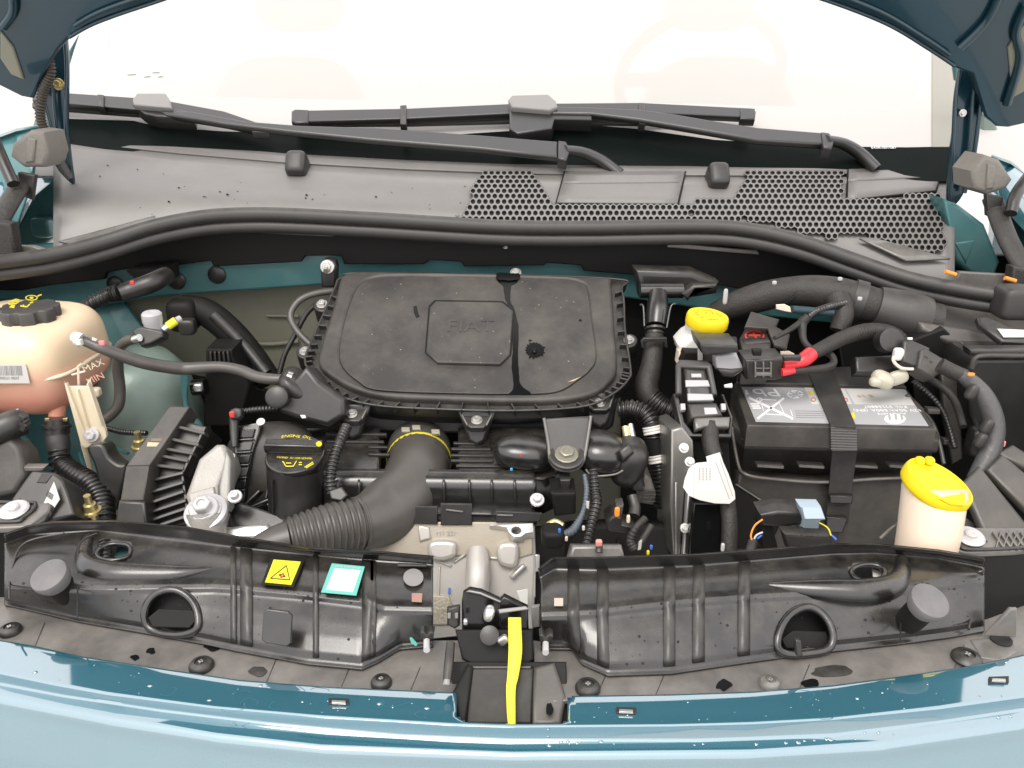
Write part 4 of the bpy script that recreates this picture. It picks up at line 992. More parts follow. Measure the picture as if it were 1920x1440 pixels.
slab("lid_panel", [(x + (890 - x) * -.004, y) for x, y in innr], lift(AP, -.0028), .010, dusty, ab, .001, sm=4)
ribs = []
sp = cat(rim, 6, True)
for i in range(0, len(sp), 2):
    x, y = sp[i]
    if y < 545: continue
    d = V((890 - x, 640 - y)).normalized(); k = 16 if y > 700 else 13
    ribs.append(pbar("r", (x, y), (x + d.x * k, y + d.y * k), lift(AP, -.002), 2.4, .012, plastic, None, .0004))
join("rim_ribs", ribs, ab, kind="stuff")
rl = [PL(x, y, lift(AP, -.004)) for x, y in sp if True]
sweep("rim_lip", rl + rl[:1], .0018, plastic, ab, seg=8, cap=False)
badge = [(817, 564), (941, 566), (962, 582), (956, 664), (937, 682), (820, 679), (799, 660), (806, 575)]
slab("badge_seat", [(x + (880 - x) * -.035, y + (622 - y) * -.035) for x, y in badge], lift(AP, -.0022), .004, deep, ab, .0004)
bd = slab("badge", badge, lift(AP, .0025), .008, dusty, ab, .0018)
text("embossed_letters", "FIAT", PL(882, 612, lift(AP, .0026)), X, AP[1].cross(X), .034, dusty, bd, .0005)
def ragged(pts, j=1.6):
    return [(x + random.uniform(-j, j), y + random.uniform(-j, j) * .6) for x, y in cat(pts, 4, True)]
streak = [(930, 514), (972, 514), (968, 530), (958, 537), (957, 560), (964, 580), (972, 610), (971, 660), (973, 700), (977, 722), (996, 738), (985, 745), (950, 743), (962, 728), (960, 690), (961, 650), (958, 605), (955, 580), (946, 555), (944, 538), (934, 528)]
slab("water_streak", ragged(streak, .9), lift(AP, -.0019), .0006, wetm, ab, .0001)
slab("water_streak", ragged([(932, 512), (972, 513), (969, 524), (936, 524)]), lift(AP, .0008), .0006, wetm, ab, .0001)
for q, m_ in (([(775, 574), (781, 573), (784, 586), (787, 593), (780, 595), (776, 586)], wetm), (circ(1088, 600, 3, 2, 8), wetm), ([(1068, 730), (1080, 724), (1092, 728), (1098, 738), (1084, 742), (1068, 740)], wetm), ([(1064, 716), (1090, 706), (1076, 714)], gold)):
    slab("wet_spot", q, lift(AP, -.0018), .0006, m_, ab, .0001)
sp_ = []
for k in range(36):
    a = 2 * math.pi * k / 36; r = 1 if k % 2 else random.uniform(1.05, 1.45)
    sp_.append((1003 + 16 * r * math.cos(a), 656 + 13 * r * math.sin(a)))
slab("splash_spot", sp_, lift(AP, -.0018), .0006, wetm, ab, .0001)
blob("water_drop", PL(1002, 658, lift(AP, -.001)), (.003, .005, .003), wetm, ab, (1, 1), (R(27), 0, 0))
blob("water_drop", PL(994, 638, lift(AP, -.0015)), (.0025, .0015, .001), wetm, ab, (1, 1))
vs, fs = [], []
for i in range(90):
    x, y = random.uniform(650, 1120), random.uniform(525, 738)
    p = PL(x, y, lift(AP, -.0024 if not inpoly(x, y, badge) else .0027)); r = random.choice((.0003, .0004, .0006, .0009))
    i0 = len(vs); t = V((1, 0, 0)); w = AP[1].cross(t)
    vs += [p + t * r, p + w * r * random.uniform(.4, 1.2), p - t * r * random.uniform(.5, 2), p - w * r]; fs.append((i0, i0 + 1, i0 + 2, i0 + 3))
mk("dust_specks", vs, fs, mat("dust speck", (.38, .34, .27), .8), ab, 0, kind="stuff")
for x, y, kind in ((604, 571, 0), (572, 659, 0), (1179, 638, 0), (660, 776, 1), (894, 788, 1), (1125, 755, 1)):
    if kind == 0:
        lg = slab("lug", circ(x, y, 17, 13), lift(AP, -.012), .03, plastic, ab, .002)
    else:
        w = 38 if x < 1000 else 30
        tri_ = [(x - w, y - 28), (x + w, y - 24), (x + 20, y + 8), (x + 12, y + 14), (x - 12, y + 14), (x - 20, y + 8)]
        lg = slab("lug", tri_, lift(AP, -.012), .010, plastic, ab, .0018)
        pf = PL(x, y - 10, lift(AP, -.020))
        slab("lug_face", [(x - w, y - 20), (x + w, y - 18), (x + 24, y + 14), (x + 15, y + 40), (x, y + 48), (x - 15, y + 40), (x - 24, y + 14)], (pf - V((0, .012, 0)), V((0, -.94, .34))), .02, plastic, lg, .004)
        for s in (-1, 1): pbar("lug_edge", (x + s * (w - 2), y - 26), (x + s * 18, y + 8), lift(AP, -.0105), 2.5, .004, sheet, lg, .0004)
    b = PL(x, y, lift(AP, -.0115)); bolt(b, AP[1], 11 * px2m(b), steel, lg)
fr = TP(.985, -.43, 78)
slab("front_wall", [(600, 745), (640, 758), (817, 772), (1100, 768), (1160, 742), (1150, 800), (1110, 830), (900, 815), (700, 810), (640, 790)], fr, .02, plastic, ab, .004)
slab("mount_wing", [(1020, 784), (1108, 779), (1104, 830), (1098, 862), (1084, 880), (1040, 880), (1028, 862), (1024, 830)], TP(.865, -.42, 55), .012, plastic, ab, .003)
sweep("mount_edge", [PL(x, y, lift(TP(.865, -.42, 55), .003)) for x, y in ((1020, 784), (1028, 830), (1032, 862), (1044, 878), (1062, 882), (1082, 878), (1094, 862), (1101, 826), (1108, 780))], .0021, sheet, ab, seg=8)
pm = PL(1062, 858, lift(TP(.865, -.42, 55), .002)); pn = V((0, -.35, .93))
lathe("mount_bush", pm, pn, [(.021, 0), (.021, .004), (.019, .005), (.016, .003)], rubber, ab)
bolt(pm + V((0, 0, .004)), pn, .0145, mat("dull bolt", (.35, .33, .27), .45, .7), ab, h=.008)
slab("side_duct", [(508, 744), (530, 727), (556, 706), (574, 684), (600, 716), (645, 748), (648, 778), (615, 800), (560, 786), (525, 774)], TP(.93, -.385, 65), .06, plastic, ab, .006)
lathe("duct_ear", P(520, 745, .915), (0, -.9, .4), [(.014, -.01), (.014, .004), (.011, .006)], plastic, ab)
blob("duct_horn", P(560, 722, .955), (.026, .03, .012), plastic, ab, (.7, .7), (0, R(42), 0))
slab("drop_of_glue", [(562, 778), (572, 778), (574, 784), (566, 785)], TP(.90, -.39, 65), .002, paper, ab)
# right resonators under the box
tb = thing("inlet_resonator", "smooth black bulbous inlet pipe right of the filter box bolt", "pipe", P(1130, 850, .88))
blob("body", P(1128, 850, .88), (.034, .035, .026), satin, tb, (.85, .8), (0, R(8), 0))
slab("band", [(1160, 845), (1180, 830), (1190, 848), (1168, 866)], TP(.85, -.42, 60), .02, plastic, tb, .004)
blob("elbow", P(1178, 865, .875), (.020, .03, .030), plastic, tb, (.7, .7), (0, R(20), 0))
tube("seam", [(1098, 880, .845), (1112, 892, .842), (1150, 890, .842), (1168, 882, .846)], 2, sheet, tb)
tube("hanging_spout", [(1190, 895, .86), (1198, 915, .855)], [16, 12], plastic, tb)
tb2 = thing("inlet_pipe", "smooth black pipe with a tiny red mark behind the filter box mount", "pipe", P(985, 850, .90))
blob("body", P(985, 848, .89), (.040, .03, .020), satin, tb2, (.8, .8), (0, R(6), 0))
slab("red_mark", circ(977, 854, 2.4), VY(.858), .001, redp, tb2, .0001)
blob("blue_mark", P(959, 880, .850), (.0016, .0016, .0016), mat("blue mark", (.05, .4, .6), .4), tb2)

# ================================================================ left side: coolant tank
ct_ = thing("coolant_tank", "cream coolant tank with pink fluid and a black ribbed cap", "coolant tank", P(60, 760, 1.0))
tc_ = P(62, 668, 1.0)
def shape(p):
    if p.z < 0: p.x *= 1 + p.z * 1.2; p.y *= 1 + p.z * .8
    return p
tank = blob("tank", tc_ - X * .006, (.085, .076, .064), tankm, ct_, (.55, .42), (R(6), 0, R(-6)), 44, 30, shape)
ring_ = []
for i in range(41):
    ph = 2 * math.pi * i / 40
    ring_.append(tc_ - X * .006 + V((.0855 * math.copysign(abs(math.cos(ph)) ** .42, math.cos(ph)), .0765 * math.copysign(abs(math.sin(ph)) ** .42, math.sin(ph)), -.006 + .004 * math.cos(ph))))
sweep("weld_seam", ring_, .0028, cream, ct_, seg=8, cap=False)
lathe("neck", P(52, 598, .99), Z, [(.030, -.01), (.029, .008)], cream, ct_)
cpos = P(52, 574, .985)
pts = []
for k in range(96):
    a = 2 * math.pi * k / 96; d = min(abs(((a + .35) % (math.pi / 4)) - math.pi / 8), 9)
    r = .0365 - .0050 * max(0, 1 - (d / .17) ** 2)
    pts.append(cpos + V((r * math.cos(a), r * math.sin(a) * .98, 0)))
cap_ = slab3("cap", pts, Z, .018, mat("cap grey", (.050, .048, .047), .42, dust=DU, damt=.3), ct_, .0022)
lathe("cap_skirt", cpos - Z * .021, Z, [(.0325, 0), (.034, .006)], plastic, ct_)
CPp = (cpos, Z); CL = lift(CPp, .0004)
for a, b in (((16, 570), (18, 565)), ((18, 565), (30, 561)), ((30, 561), (38, 563)), ((38, 563), (30, 569)), ((30, 569), (16, 570)), ((22, 567), (32, 564)), ((20, 573), (28, 573)), ((18, 575), (27, 576)), ((38, 573), (50, 575)), ((50, 575), (56, 570)), ((44, 571), (44, 574)), ((56, 568), (62, 566)), ((70, 555), (78, 552))):
    pbar("cap_symbol", a, b, CL, 2.2, .0004, yprint, cap_, .0001)
slab("cap_symbol", circ(59, 558, 12, 5), CL, .0004, yprint, cap_, .0001, holes=[circ(59, 558, 9.5, 3.8)])
slab("cap_symbol", circ(59, 558, 4, 2), CL, .0004, yprint, cap_, .0001)
lab_ = slab("barcode_label", [(-30, 683), (48, 683), (56, 719), (-30, 719)], VY(.917), .0008, paper, ct_, .0001)
for i in range(16): pbar("barcode_bar", (-8 + i * 3.1, 686), (-6 + i * 3.1, 704), VY(.9165), random.choice((.8, 1.3, 2.2)), .0003, fadeink, lab_, .00005)
text("barcode_number", "0000521 0837", P(14, 709, .9165), X, Z, .005, fadeink, lab_, .0001)
for a, b, w in (((148, 722), (147, 686), 5), ((147, 687), (153, 682), 4), ((135, 703), (160, 696), 4)):
    tube("hose_symbol", [(*a, .922), (*b, .922)], w * .5, ncream, ct_)
text("level_mark", "MAX", P(175, 686, .929), V((.9, .35, .32)), Z, .012, cream, ct_)
text("level_mark", "MIN", P(179, 710, .931), V((.9, .35, .32)), Z, .012, mat("pink mark plastic", (.80, .45, .34), .4), ct_)
tg = slab("tongue", [(119, 716), (122, 727), (164, 727), (166, 716), (196, 806), (198, 818), (190, 830), (172, 836), (160, 838), (152, 832)], VY(.905), .004, cream, ct_, .001)
for a, b in (((122, 720), (160, 822)), ((143, 732), (163, 800)), ((163, 720), (190, 800))): pbar("tongue_rib", a, b, VY(.900), 3.2, .006, cream, tg)
b = P(172, 815, .903); bolt(b, (0, -1, .35), 15 * px2m(b), zinc, tg)
tube("outlet", [(108, 755, .95), (106, 792, .945)], [15, 14], mat("pink outlet", (.75, .34, .24), .35, sss=.3), ct_)
blob("side_nub", P(180, 735, .97), (.006, .006, .006), cream, ct_)
tube("port", [(140, 632, .935), (156, 638, .93)], [11, 12], white, ct_)
vh = thing("vent_hose", "black rubber hose running from the coolant tank to the filter box", "hose", P(340, 690, .97))
tube("hose", [(150, 636, .93), (196, 655, .925), (262, 678, .94), (320, 689, .96), (350, 691, .97), (410, 688, .97), (450, 694, .965), (480, 706, .955), (512, 711, .95), (545, 710, .95)], [9, 10.5, 12, 12, 12, 10.5, 10.5, 10.5, 10.5, 9], hose, vh, seg=18)
for x, y, Y in ((146, 636, .925), (541, 709, .945)): tube("clip", [(x - 3, y - 1, Y), (x + 6, y + 2, Y)], 13.5, white if x < 200 else steel, vh)
slab("clip_lug", [(140, 640), (150, 638), (152, 649), (142, 648)], VY(.905), .008, white, vh)
slab("white_mark", [(172, 632), (182, 636), (180, 640), (172, 638)], VY(.912), .001, paper, vh, .0001); blob("red_mark", P(191, 643, .911), (.0035, .002, .003), mat("pink mark", (.8, .25, .25), .5), vh)
bh = thing("coolant_hose", "fat ribbed black coolant hose dropping from under the coolant tank", "hose", P(140, 870, .90))
tube("connector", [(106, 784, .93), (106, 812, .925)], [20, 23], plastic, bh, seg=24)
tube("collar", [(106, 796, .926), (106, 801, .925)], 25, plastic, bh, seg=24)
tube("sleeve", [(106, 812, .924), (109, 832, .918), (112, 852, .91)], [20, 21, 17], rubber, bh, seg=22)
tube("bellows", [(110, 846, .912), (116, 872, .90), (140, 890, .885), (170, 908, .868), (188, 934, .85), (194, 962, .83), (198, 1000, .81)], [17, 19, 20, 20, 20, 20, 20], corr, bh, amp=.10, pitch=.0066, seg=24)
for x in (88, 122): slab("brass_tab", [(x - 5, 785), (x + 4, 784), (x + 3, 791), (x - 5, 791)], VY(.905), .003, brass, bh)
ac = thing("service_port", "silver grey capped air conditioning port with a yellow tag", "service port", P(287, 620, 1.02))
pa = P(287, 606, .985)
lathe("cap", pa, (.03, -.05, 1), [(.0115, -.018), (.0115, 0), (.0125, .002), (.0125, .013), (.0105, .015), (.004, .0155), (.003, .0145)], lgrey, ac, 12)
slab("clamp_block", [(246, 620), (262, 611), (305, 620), (305, 632), (282, 645), (264, 650), (256, 640)], TP(.965, -.33, 62), .02, plastic, ac, .003)
tube("pipe_elbow", [(262, 633, .96), (246, 638, .965)], 7, mach, ac)
tube("hose", [(252, 635, .965), (236, 641, .97), (224, 655, .98), (221, 690, .985), (225, 730, .985), (222, 760, .98), (205, 780, .975), (180, 795, .97)], 10, hose, ac, seg=16)
tube("union", [(305, 618, .985), (316, 611, .99)], 7, mach, ac); tube("yellow_tag", [(314, 612, .989), (330, 601, .995)], 8, mat("lime tag", (.75, .74, .04), .4), ac)
tube("end_fitting", [(330, 601, .995), (338, 597, 1.0)], 6, lgrey, ac)
lc = thing("bulkhead_plug", "black multi pin plug with a red dot on a ribbed loom near the bulkhead", "plug", P(262, 540, 1.10))
tube("loom", [(150, 582, 1.08), (180, 564, 1.09), (206, 553, 1.10), (226, 548, 1.10)], [13, 13, 14, 15], corr, lc, amp=.12, pitch=.005)
tube("body", [(222, 551, 1.10), (245, 544, 1.11), (285, 530, 1.12), (312, 516, 1.15)], [17, 19, 20, 18], plastic, lc, seg=14, sq=(1, .9))
slab("back_shell", [(234, 508), (312, 502), (314, 530), (280, 548)], VY(1.16), .05, deep, lc, .003)
blob("red_dot", P(248, 530, 1.085), (.003, .002, .003), redp, lc)
hv = thing("heater_pipes", "dark bundle of heater pipes and brackets behind the strut tower", "pipes", P(420, 660, 1.12))
tube("pipe", [(340, 575, 1.14), (385, 585, 1.14), (430, 620, 1.13), (470, 665, 1.12), (505, 715, 1.10)], [22, 26, 26, 25, 24], deep, hv, seg=18)
tube("pipe", [(400, 590, 1.12), (450, 640, 1.11), (500, 700, 1.09)], 11, plastic, hv)
blob("valve", P(345, 590, 1.13), (.022, .02, .024), deep, hv, (.5, .6)); blob("knob", P(352, 612, 1.10), (.012, .01, .012), plastic, hv)
slab("panel", [(385, 655), (436, 655), (436, 668), (470, 720), (450, 800), (380, 800), (384, 720)], VY(1.06), .05, deep, hv, .004)
tube("turned_end", [(362, 727, 1.04), (386, 725, 1.04)], 15, gloss, hv, seg=20); blob("glint_nut", P(372, 726, 1.025), (.006, .004, .006), mach, hv)
for a, b in (((395, 560, 1.10), (395, 560, 1.10)),): pass
for k in range(5): slab("latch_rib", [(392 + k * 8, 660), (396 + k * 8, 660), (398 + k * 9, 700), (393 + k * 9, 700)], VY(1.055), .006, plastic, hv)
fl = thing("fuel_line", "thin black pipes looping beside the filter box at the bulkhead", "pipe", P(560, 600, 1.14))
tube("loop", [(640, 545, 1.16), (598, 549, 1.15), (566, 560, 1.14), (548, 580, 1.13), (546, 600, 1.12), (560, 624, 1.11), (582, 646, 1.10)], 6.5, hose, fl)
tube("straight", [(600, 566, 1.13), (575, 588, 1.13), (552, 630, 1.12), (534, 665, 1.11), (524, 700, 1.10)], 5, plastic, fl)
tb_ = thing("bracket_tab", "black rubber tab with a silver nut hanging at the left of the filter box", "bracket", P(614, 510, 1.2))
slab("tab", [(601, 520), (601, 496), (606, 488), (616, 485), (628, 490), (632, 500), (630, 540), (602, 540)], VY(1.19), .02, plastic, tb_, .004)
b = P(614, 500, 1.185); bolt(b, (0, -1, .2), .011, steel, tb_); lathe("stud", b, (0, -1, -.3), [(.004, 0), (.004, .014)], steel, tb_, 10)
for x, y in ((967, 512), (948, 462)):
    b = P(x, y, 1.175 if y > 500 else 1.21); bolt(b, (0, -.6, .8), .009 if y > 500 else .005, steel, body)
tube("apron_cable", [(150, 795, .96), (190, 800, .955), (230, 810, .95), (275, 812, .94)], 5, corr, body, amp=.1, pitch=.004)
for x, y, Y in ((262, 826, .93), (170, 946, .80)):
    p = P(x, y, Y)
    lathe("apron_stud", p - Z * .02, (0, -.1, 1), [(.0055, 0), (.0055, .010), (.011, .0105), (.011, .014), (.008, .0145), (.007, .022), (.004, .023), (.004, .034)], brass, body, 12)

# engine mount
mt = thing("engine_mount", "black ribbed plastic engine mount cover beside the coolant hose", "engine mount", P(300, 880, .86))
slab("fin_body", [(355, 790), (388, 800), (341, 890), (349, 905), (356, 985), (250, 985), (268, 945), (278, 872), (318, 790)], TP(.86, -.455, 48), .06, plastic, mt, .003)
MP = TP(.85, -.445, 40)
slab("top_strap", [(317, 761), (356, 762), (280, 873), (236, 874)], lift(MP, .010), .03, dusty, mt, .0015)
slab("front_strap", [(236, 874), (280, 873), (269, 939), (225, 939)], lift(TP(.835, -.452, 58), .012), .03, dusty, mt, .0015)
slab("strap_foot", [(222, 938), (271, 941), (276, 992), (212, 990)], TP(.80, -.47, 62), .03, plastic, mt, .003)
slab("gilt_label", [(277, 829), (299, 830), (293, 837), (275, 837)], lift(MP, .0104), .0004, gold, mt, .0001)
slab("gilt_label", [(284, 822), (304, 822), (302, 827), (282, 827)], lift(MP, .0104), .0004, mat("faint gilt", (.16, .12, .08), .5), mt, .0001)
for a, b in (((330, 799), (383, 812)), ((317, 822), (372, 834)), ((305, 840), (362, 850)), ((296, 853), (352, 864)), ((284, 871), (344, 878)), ((278, 902), (343, 886)), ((274, 925), (343, 904)), ((271, 946), (344, 921)), ((273, 963), (348, 938)), ((280, 976), (348, 953)), ((300, 984), (351, 967))):
    pbar("fin", a, b, lift(TP(.86, -.455, 48), .012), 6, .016, dusty if b[1] < 880 else plastic, mt, .0008)
pbar("fin_rail", (384, 800), (341, 888), lift(TP(.86, -.455, 48), .010), 5, .02, plastic, mt)
pbar("fin_rail", (341, 888), (354, 985), lift(TP(.86, -.455, 48), .008), 5, .02, plastic, mt)
slab("side_horn", [(162, 838), (190, 832), (204, 856), (222, 870), (236, 874), (228, 920), (210, 960), (186, 910), (174, 870)], TP(.87, -.45, 70), .03, plastic, mt, .004, sm=3)
br = thing("mount_bracket", "cast aluminium bracket with a big flanged bolt beside the ribbed mount", "bracket", P(390, 930, .80))
slab("casting", [(405, 832), (418, 832), (424, 842), (430, 862), (410, 912), (410, 944), (420, 958), (414, 982), (392, 990), (362, 975), (346, 930), (350, 920), (372, 860)], TP(.80, -.465, 48), .05, cast2, br, .005)
slab("casting_step", [(352, 925), (400, 912), (405, 940), (360, 958)], lift(TP(.80, -.465, 48), .004), .01, cast2, br, .002)
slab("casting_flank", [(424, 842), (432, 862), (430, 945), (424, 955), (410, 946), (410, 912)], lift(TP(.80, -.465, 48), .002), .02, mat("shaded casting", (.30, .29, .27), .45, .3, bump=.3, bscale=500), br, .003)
b = P(386, 960, .775); tube("boss", [(387, 962, .778), (388, 1010, .765)], [36, 34], cast2, br, seg=24)
lathe("washer", b, (0, -.45, .9), [(.0235, -.004), (.0235, .002), (.0205, .0035), (.018, .0036), (.018, .0056), (.016, .006)], zinc, br)
bolt(b + V((0, -.003, .005)), (0, -.45, .9), .0165, zinc, br, h=.014)

# left lamp housing
hl = thing("headlamp_housing", "black headlamp housing with motor and barcode label at the left edge", "headlamp", P(40, 880, .80))
tube("motor", [(-20, 815, .83), (18, 798, .84), (42, 790, .85)], [28, 27, 26], plastic, hl, seg=24)
tube("motor_end", [(24, 782, .84), (36, 772, .85)], [9, 7], lgrey, hl)
for k in range(3): slab("motor_clip", [(34 + k * 5, 776 + k * 8), (46 + k * 2, 784 + k * 8), (44, 796 + k * 8), (34, 790 + k * 8)], VY(.82), .01, plastic, hl)
slab("side_panel", [(-90, 985), (20, 985), (12, 1150), (-90, 1150)], VY(.71), .02, deep, hl)
slab("shell", [(-40, 830), (20, 822), (36, 838), (48, 890), (30, 925), (-40, 940)], TP(.80, -.45, 60), .04, dusty, hl, .006)
slab("box", [(20, 935), (60, 880), (100, 885), (118, 900), (140, 965), (70, 985), (20, 960)], TP(.77, -.46, 45), .05, plastic, hl, .003)
slab("box_opening", [(68, 905), (78, 888), (98, 890), (86, 906)], lift(TP(.77, -.46, 45), .001), .002, ink, hl)
lb_ = slab("barcode_label", [(101, 903), (112, 936), (86, 976), (66, 976)], lift(TP(.765, -.462, 50), .004), .001, paper, hl, .0001)
for i in range(7): pbar("barcode_bar", (90 + i * 1.7, 920 + i * 1.2), (86 + i * 1.7, 930 + i * 1.2), lift(TP(.765, -.462, 50), .0045), .9, .0003, ink, lb_, .00005)
slab("grey_tab", [(44, 876), (84, 876), (78, 884), (46, 884)], VY(.80), .01, sheet, hl)
for lab, side in (("white coated screw and ribbed plate at the coolant tank end of the covers", 0), ("white coated screw on lattice plate beside the washer filler", 1)):
    t = thing("fixing_plate", lab, "bracket", P(30 if not side else 1820, 980, .70), "screwed plates at the cover ends")
    BPn = TP(.70, -.432, 12)
    if not side:
        slab("plate", [(-60, 935), (60, 938), (96, 944), (92, 958), (50, 988), (-60, 992)], BPn, .008, sheet, t, .002)
        sweep("rib", [PL(x, y, lift(BPn, .002)) for x, y in ((-60, 942), (55, 942), (66, 946), (62, 956), (42, 972), (30, 978), (-60, 978))], .0018, plastic, t, seg=8)
        slab("flap", [(62, 950), (90, 942), (100, 948), (82, 976), (50, 992)], lift(BPn, -.002), .004, dusty, t, .001)
        for a in range(6): pbar("spoke", (27 + 28 * math.cos(a), 955 + 14 * math.sin(a)), (27 + 40 * math.cos(a), 955 + 22 * math.sin(a)), lift(BPn, .001), 2.5, .004, plastic, t)
        b = PL(27, 957, lift(BPn, .002))
    else:
        slab("plate", [(1758, 995), (1772, 988), (1920, 988), (1980, 990), (1980, 1024), (1905, 1032), (1810, 1036), (1772, 1026)], BPn, .008, sheet, t, .002)
        sweep("rib", [PL(x, y, lift(BPn, .002)) for x, y in ((1790, 992), (1788, 1004), (1800, 1022), (1815, 1030), (1900, 1028), (1960, 1020))], .0018, plastic, t, seg=8)
        for k in range(6):
            pbar("lattice", (1862 + k * 13, 996), (1884 + k * 13, 1028), lift(BPn, .003), 3, .004, sheet, t, .0005)
            pbar("lattice", (1868 + k * 13, 1026), (1878 + k * 16, 994), lift(BPn, .003), 3, .004, sheet, t, .0005)
        for a in range(4): pbar("spoke", (1818 + 26 * math.cos(a + .3), 1008 + 16 * math.sin(a + .3)), (1818 + 36 * math.cos(a + .3), 1008 + 22 * math.sin(a + .3)), lift(BPn, .001), 2.5, .004, plastic, t)
        slab("under_bracket", [(1770, 1036), (1920, 1030), (1960, 1060), (1920, 1180), (1850, 1190), (1800, 1080)], TP(.66, -.455, 70), .02, deep, t, .003)
        b = PL(1818, 1007, lift(BPn, .002))
    rr = 26 * px2m(b)
    lathe("screw_washer", b, BPn[1], [(rr, 0), (rr * 1.02, .0015), (rr * .9, .003), (rr * .6, .0032)], zinc, t)
    bolt(b + BPn[1] * .003, BPn[1], rr * .72, zinc, t, name="screw_head", wash=False, h=.003)

# ================================================================ right side
ZB = -.406; HB = HZ(ZB)
bt = thing("battery", "black car battery with grey label, held by a woven strap", "battery", PL(1560, 790, HB))
slab("case_lid", [(1376, 718), (1514, 690), (1612, 688), (1700, 727), (1756, 804), (1401, 797)], HB, .030, dusty, bt, .0025)
slab("lid_rear", [(1380, 716), (1384, 690), (1660, 686), (1700, 724)], lift(HB, .002), .03, dusty, bt, .002)
slab("ledge", [(1372, 722), (1700, 722), (1762, 812), (1762, 824), (1398, 818), (1368, 790)], HZ(ZB - .030), .02, dusty, bt, .004)
slab("case", [(1376, 728), (1700, 728), (1756, 812), (1400, 806)], HZ(ZB - .046), .15, dusty, bt, .004)
fy = PL(1560, 815, HZ(ZB - .03)).y
for x0, x1 in ((1420, 1470), (1498, 1546), (1602, 1646), (1668, 1702)):
    pbar("grip_rib", (x0, 874), (x1, 877), VY(fy - .014), 5, .012, sheet, bt)
pbar("seam", (1392, 825), (1750, 836), VY(fy - .001), 2.5, .006, mat("seam dust", (.22, .2, .17), .7), bt)
LBp = lift(HB, .0006)
lb1 = slab("label", [(1390, 725), (1697, 730), (1741, 798), (1417, 790)], LBp, .0008, labgrey, bt, .0001)
slab("white_field", [(1586, 728.5), (1697, 730), (1715, 759), (1602, 757)], lift(LBp, .0003), .0006, paper, lb1, .0001)
slab("hazard_field", [(1508, 726.5), (1524, 727), (1536, 757), (1522, 757)], lift(LBp, .0003), .0006, paper, lb1, .0001)
slab("hazard_field", [(1565, 728), (1583, 728.5), (1598, 757), (1580, 757)], lift(LBp, .0003), .0006, paper, lb1, .0001)
slab("hazard_sign", [(1513, 732), (1526, 733), (1522, 742)], lift(LBp, .0006), .0004, ylab, lb1, .0001)
slab("hazard_sign", [(1568, 732), (1581, 733), (1576, 742)], lift(LBp, .0006), .0004, ylab, lb1, .0001)
slab("hazard_sign", [(1593, 776), (1601, 772), (1604, 784), (1598, 784)], lift(LBp, .0006), .0004, ylab, lb1, .0001)
slab("hazard_ring", circ(1585, 750, 5, 4), lift(LBp, .0006), .0004, redp, lb1, .0001, holes=[circ(1585, 750, 3.6, 2.8)])
slab("hazard_ring", circ(1525, 749, 5, 4), lift(LBp, .0006), .0004, redp, lb1, .0001, holes=[circ(1525, 749, 3.6, 2.8)])
nx_, dn = V((-1, 0, 0)), V((-.0, -1, 0))
LT = lift(LBp, .0005)
text("lead_symbol", "Pb", PL(1436, 735, LT), nx_, dn, .036, labwhite, lb1, .0002)
slab("lead_bar", [(1396, 731), (1401, 731), (1404, 739), (1398, 739)], LT, .0003, labwhite, lb1, .0001)
for a, b, w in (((1404, 745), (1487, 785), 4), ((1470, 746), (1420, 785), 4), ((1424, 748), (1456, 750), 1.2), ((1424, 748), (1432, 770), 1.2), ((1460, 754), (1472, 778), 1.2), ((1436, 776), (1470, 778), 1.2), ((1482, 768), (1486, 780), 1.2)):
    pbar("bin_symbol", a, b, LT, w, .0003, labwhite, lb1, .0001)
slab("bin_symbol", circ(1424, 749, 6, 4), LT, .0003, labwhite, lb1, .0001, holes=[circ(1424, 749, 4, 2.6)])
for k in range(6):
    a = k * math.pi / 3
    pbar("recycling_symbol", (1491 + 15 * math.cos(a), 739 + 7 * math.sin(a)), (1491 + 15 * math.cos(a + .8), 739 + 7 * math.sin(a + .8)), LT, 1.4, .0003, labwhite, lb1, .0001)
    pbar("recycling_symbol", (1491 + 15 * math.cos(a), 739 + 7 * math.sin(a)), (1491 + 6 * math.cos(a + .5), 739 + 3 * math.sin(a + .5)), LT, 1.2, .0003, labwhite, lb1, .0001)
for k in range(4): pbar("fine_print", (1490 + k, 770 + k * 4), (1545, 771 + k * 4), LT, .9, .0002, fadeink, lb1, .00005)
for k in range(3): pbar("fine_print", (1407 + k * 2, 757 + k * 4), (1423 + k * 2, 757 + k * 4), LT, 2.2, .0002, labwhite, lb1, .00005)
text("rating", "12V 50Ah 500A (EN)", PL(1664, 769, LT), nx_, dn, .0098, labwhite, lb1)
text("part_number", "P/N: 52258807", PL(1660, 762, LT), nx_, dn, .009, labwhite, lb1)
text("maker_word", "AUTO PARTS", PL(1672, 775.5, LT), nx_, dn, .006, labwhite, lb1)
text("field_text", "B 19", PL(1622, 742, lift(LT, .0004)), nx_, dn, .012, gold, lb1)
slab("round_logo", circ(1678, 785, 20, 9.5, 32), LT, .0004, labwhite, lb1, .0001)
for x in (1667, 1679, 1690): slab("logo_notch", [(x - 2, 776), (x + 2, 776), (x + 4.5, 787), (x - .5, 787)], lift(LT, .0004), .0003, labgrey, lb1, .0001)
sb = thing("battery_strap", "black woven strap over the battery, ribbed grey on the front edge", "strap", PL(1570, 800, HB))
slab("top_run", [(1512, 690), (1560, 688), (1606, 800), (1558, 798)], lift(HB, .0035), .0025, strap_m, sb, .0006)
slab("front_run", [(1558, 798), (1606, 800), (1608, 846), (1560, 846)], VY(PL(1580, 800, HB).y - .004), .0025, strap_l, sb, .0006)
for k in range(9): pbar("weave_rib", (1558, 802 + k * 5), (1607, 803.5 + k * 5), VY(PL(1580, 800, HB).y - .005), 2.6, .002, strap_l, sb, .0006)
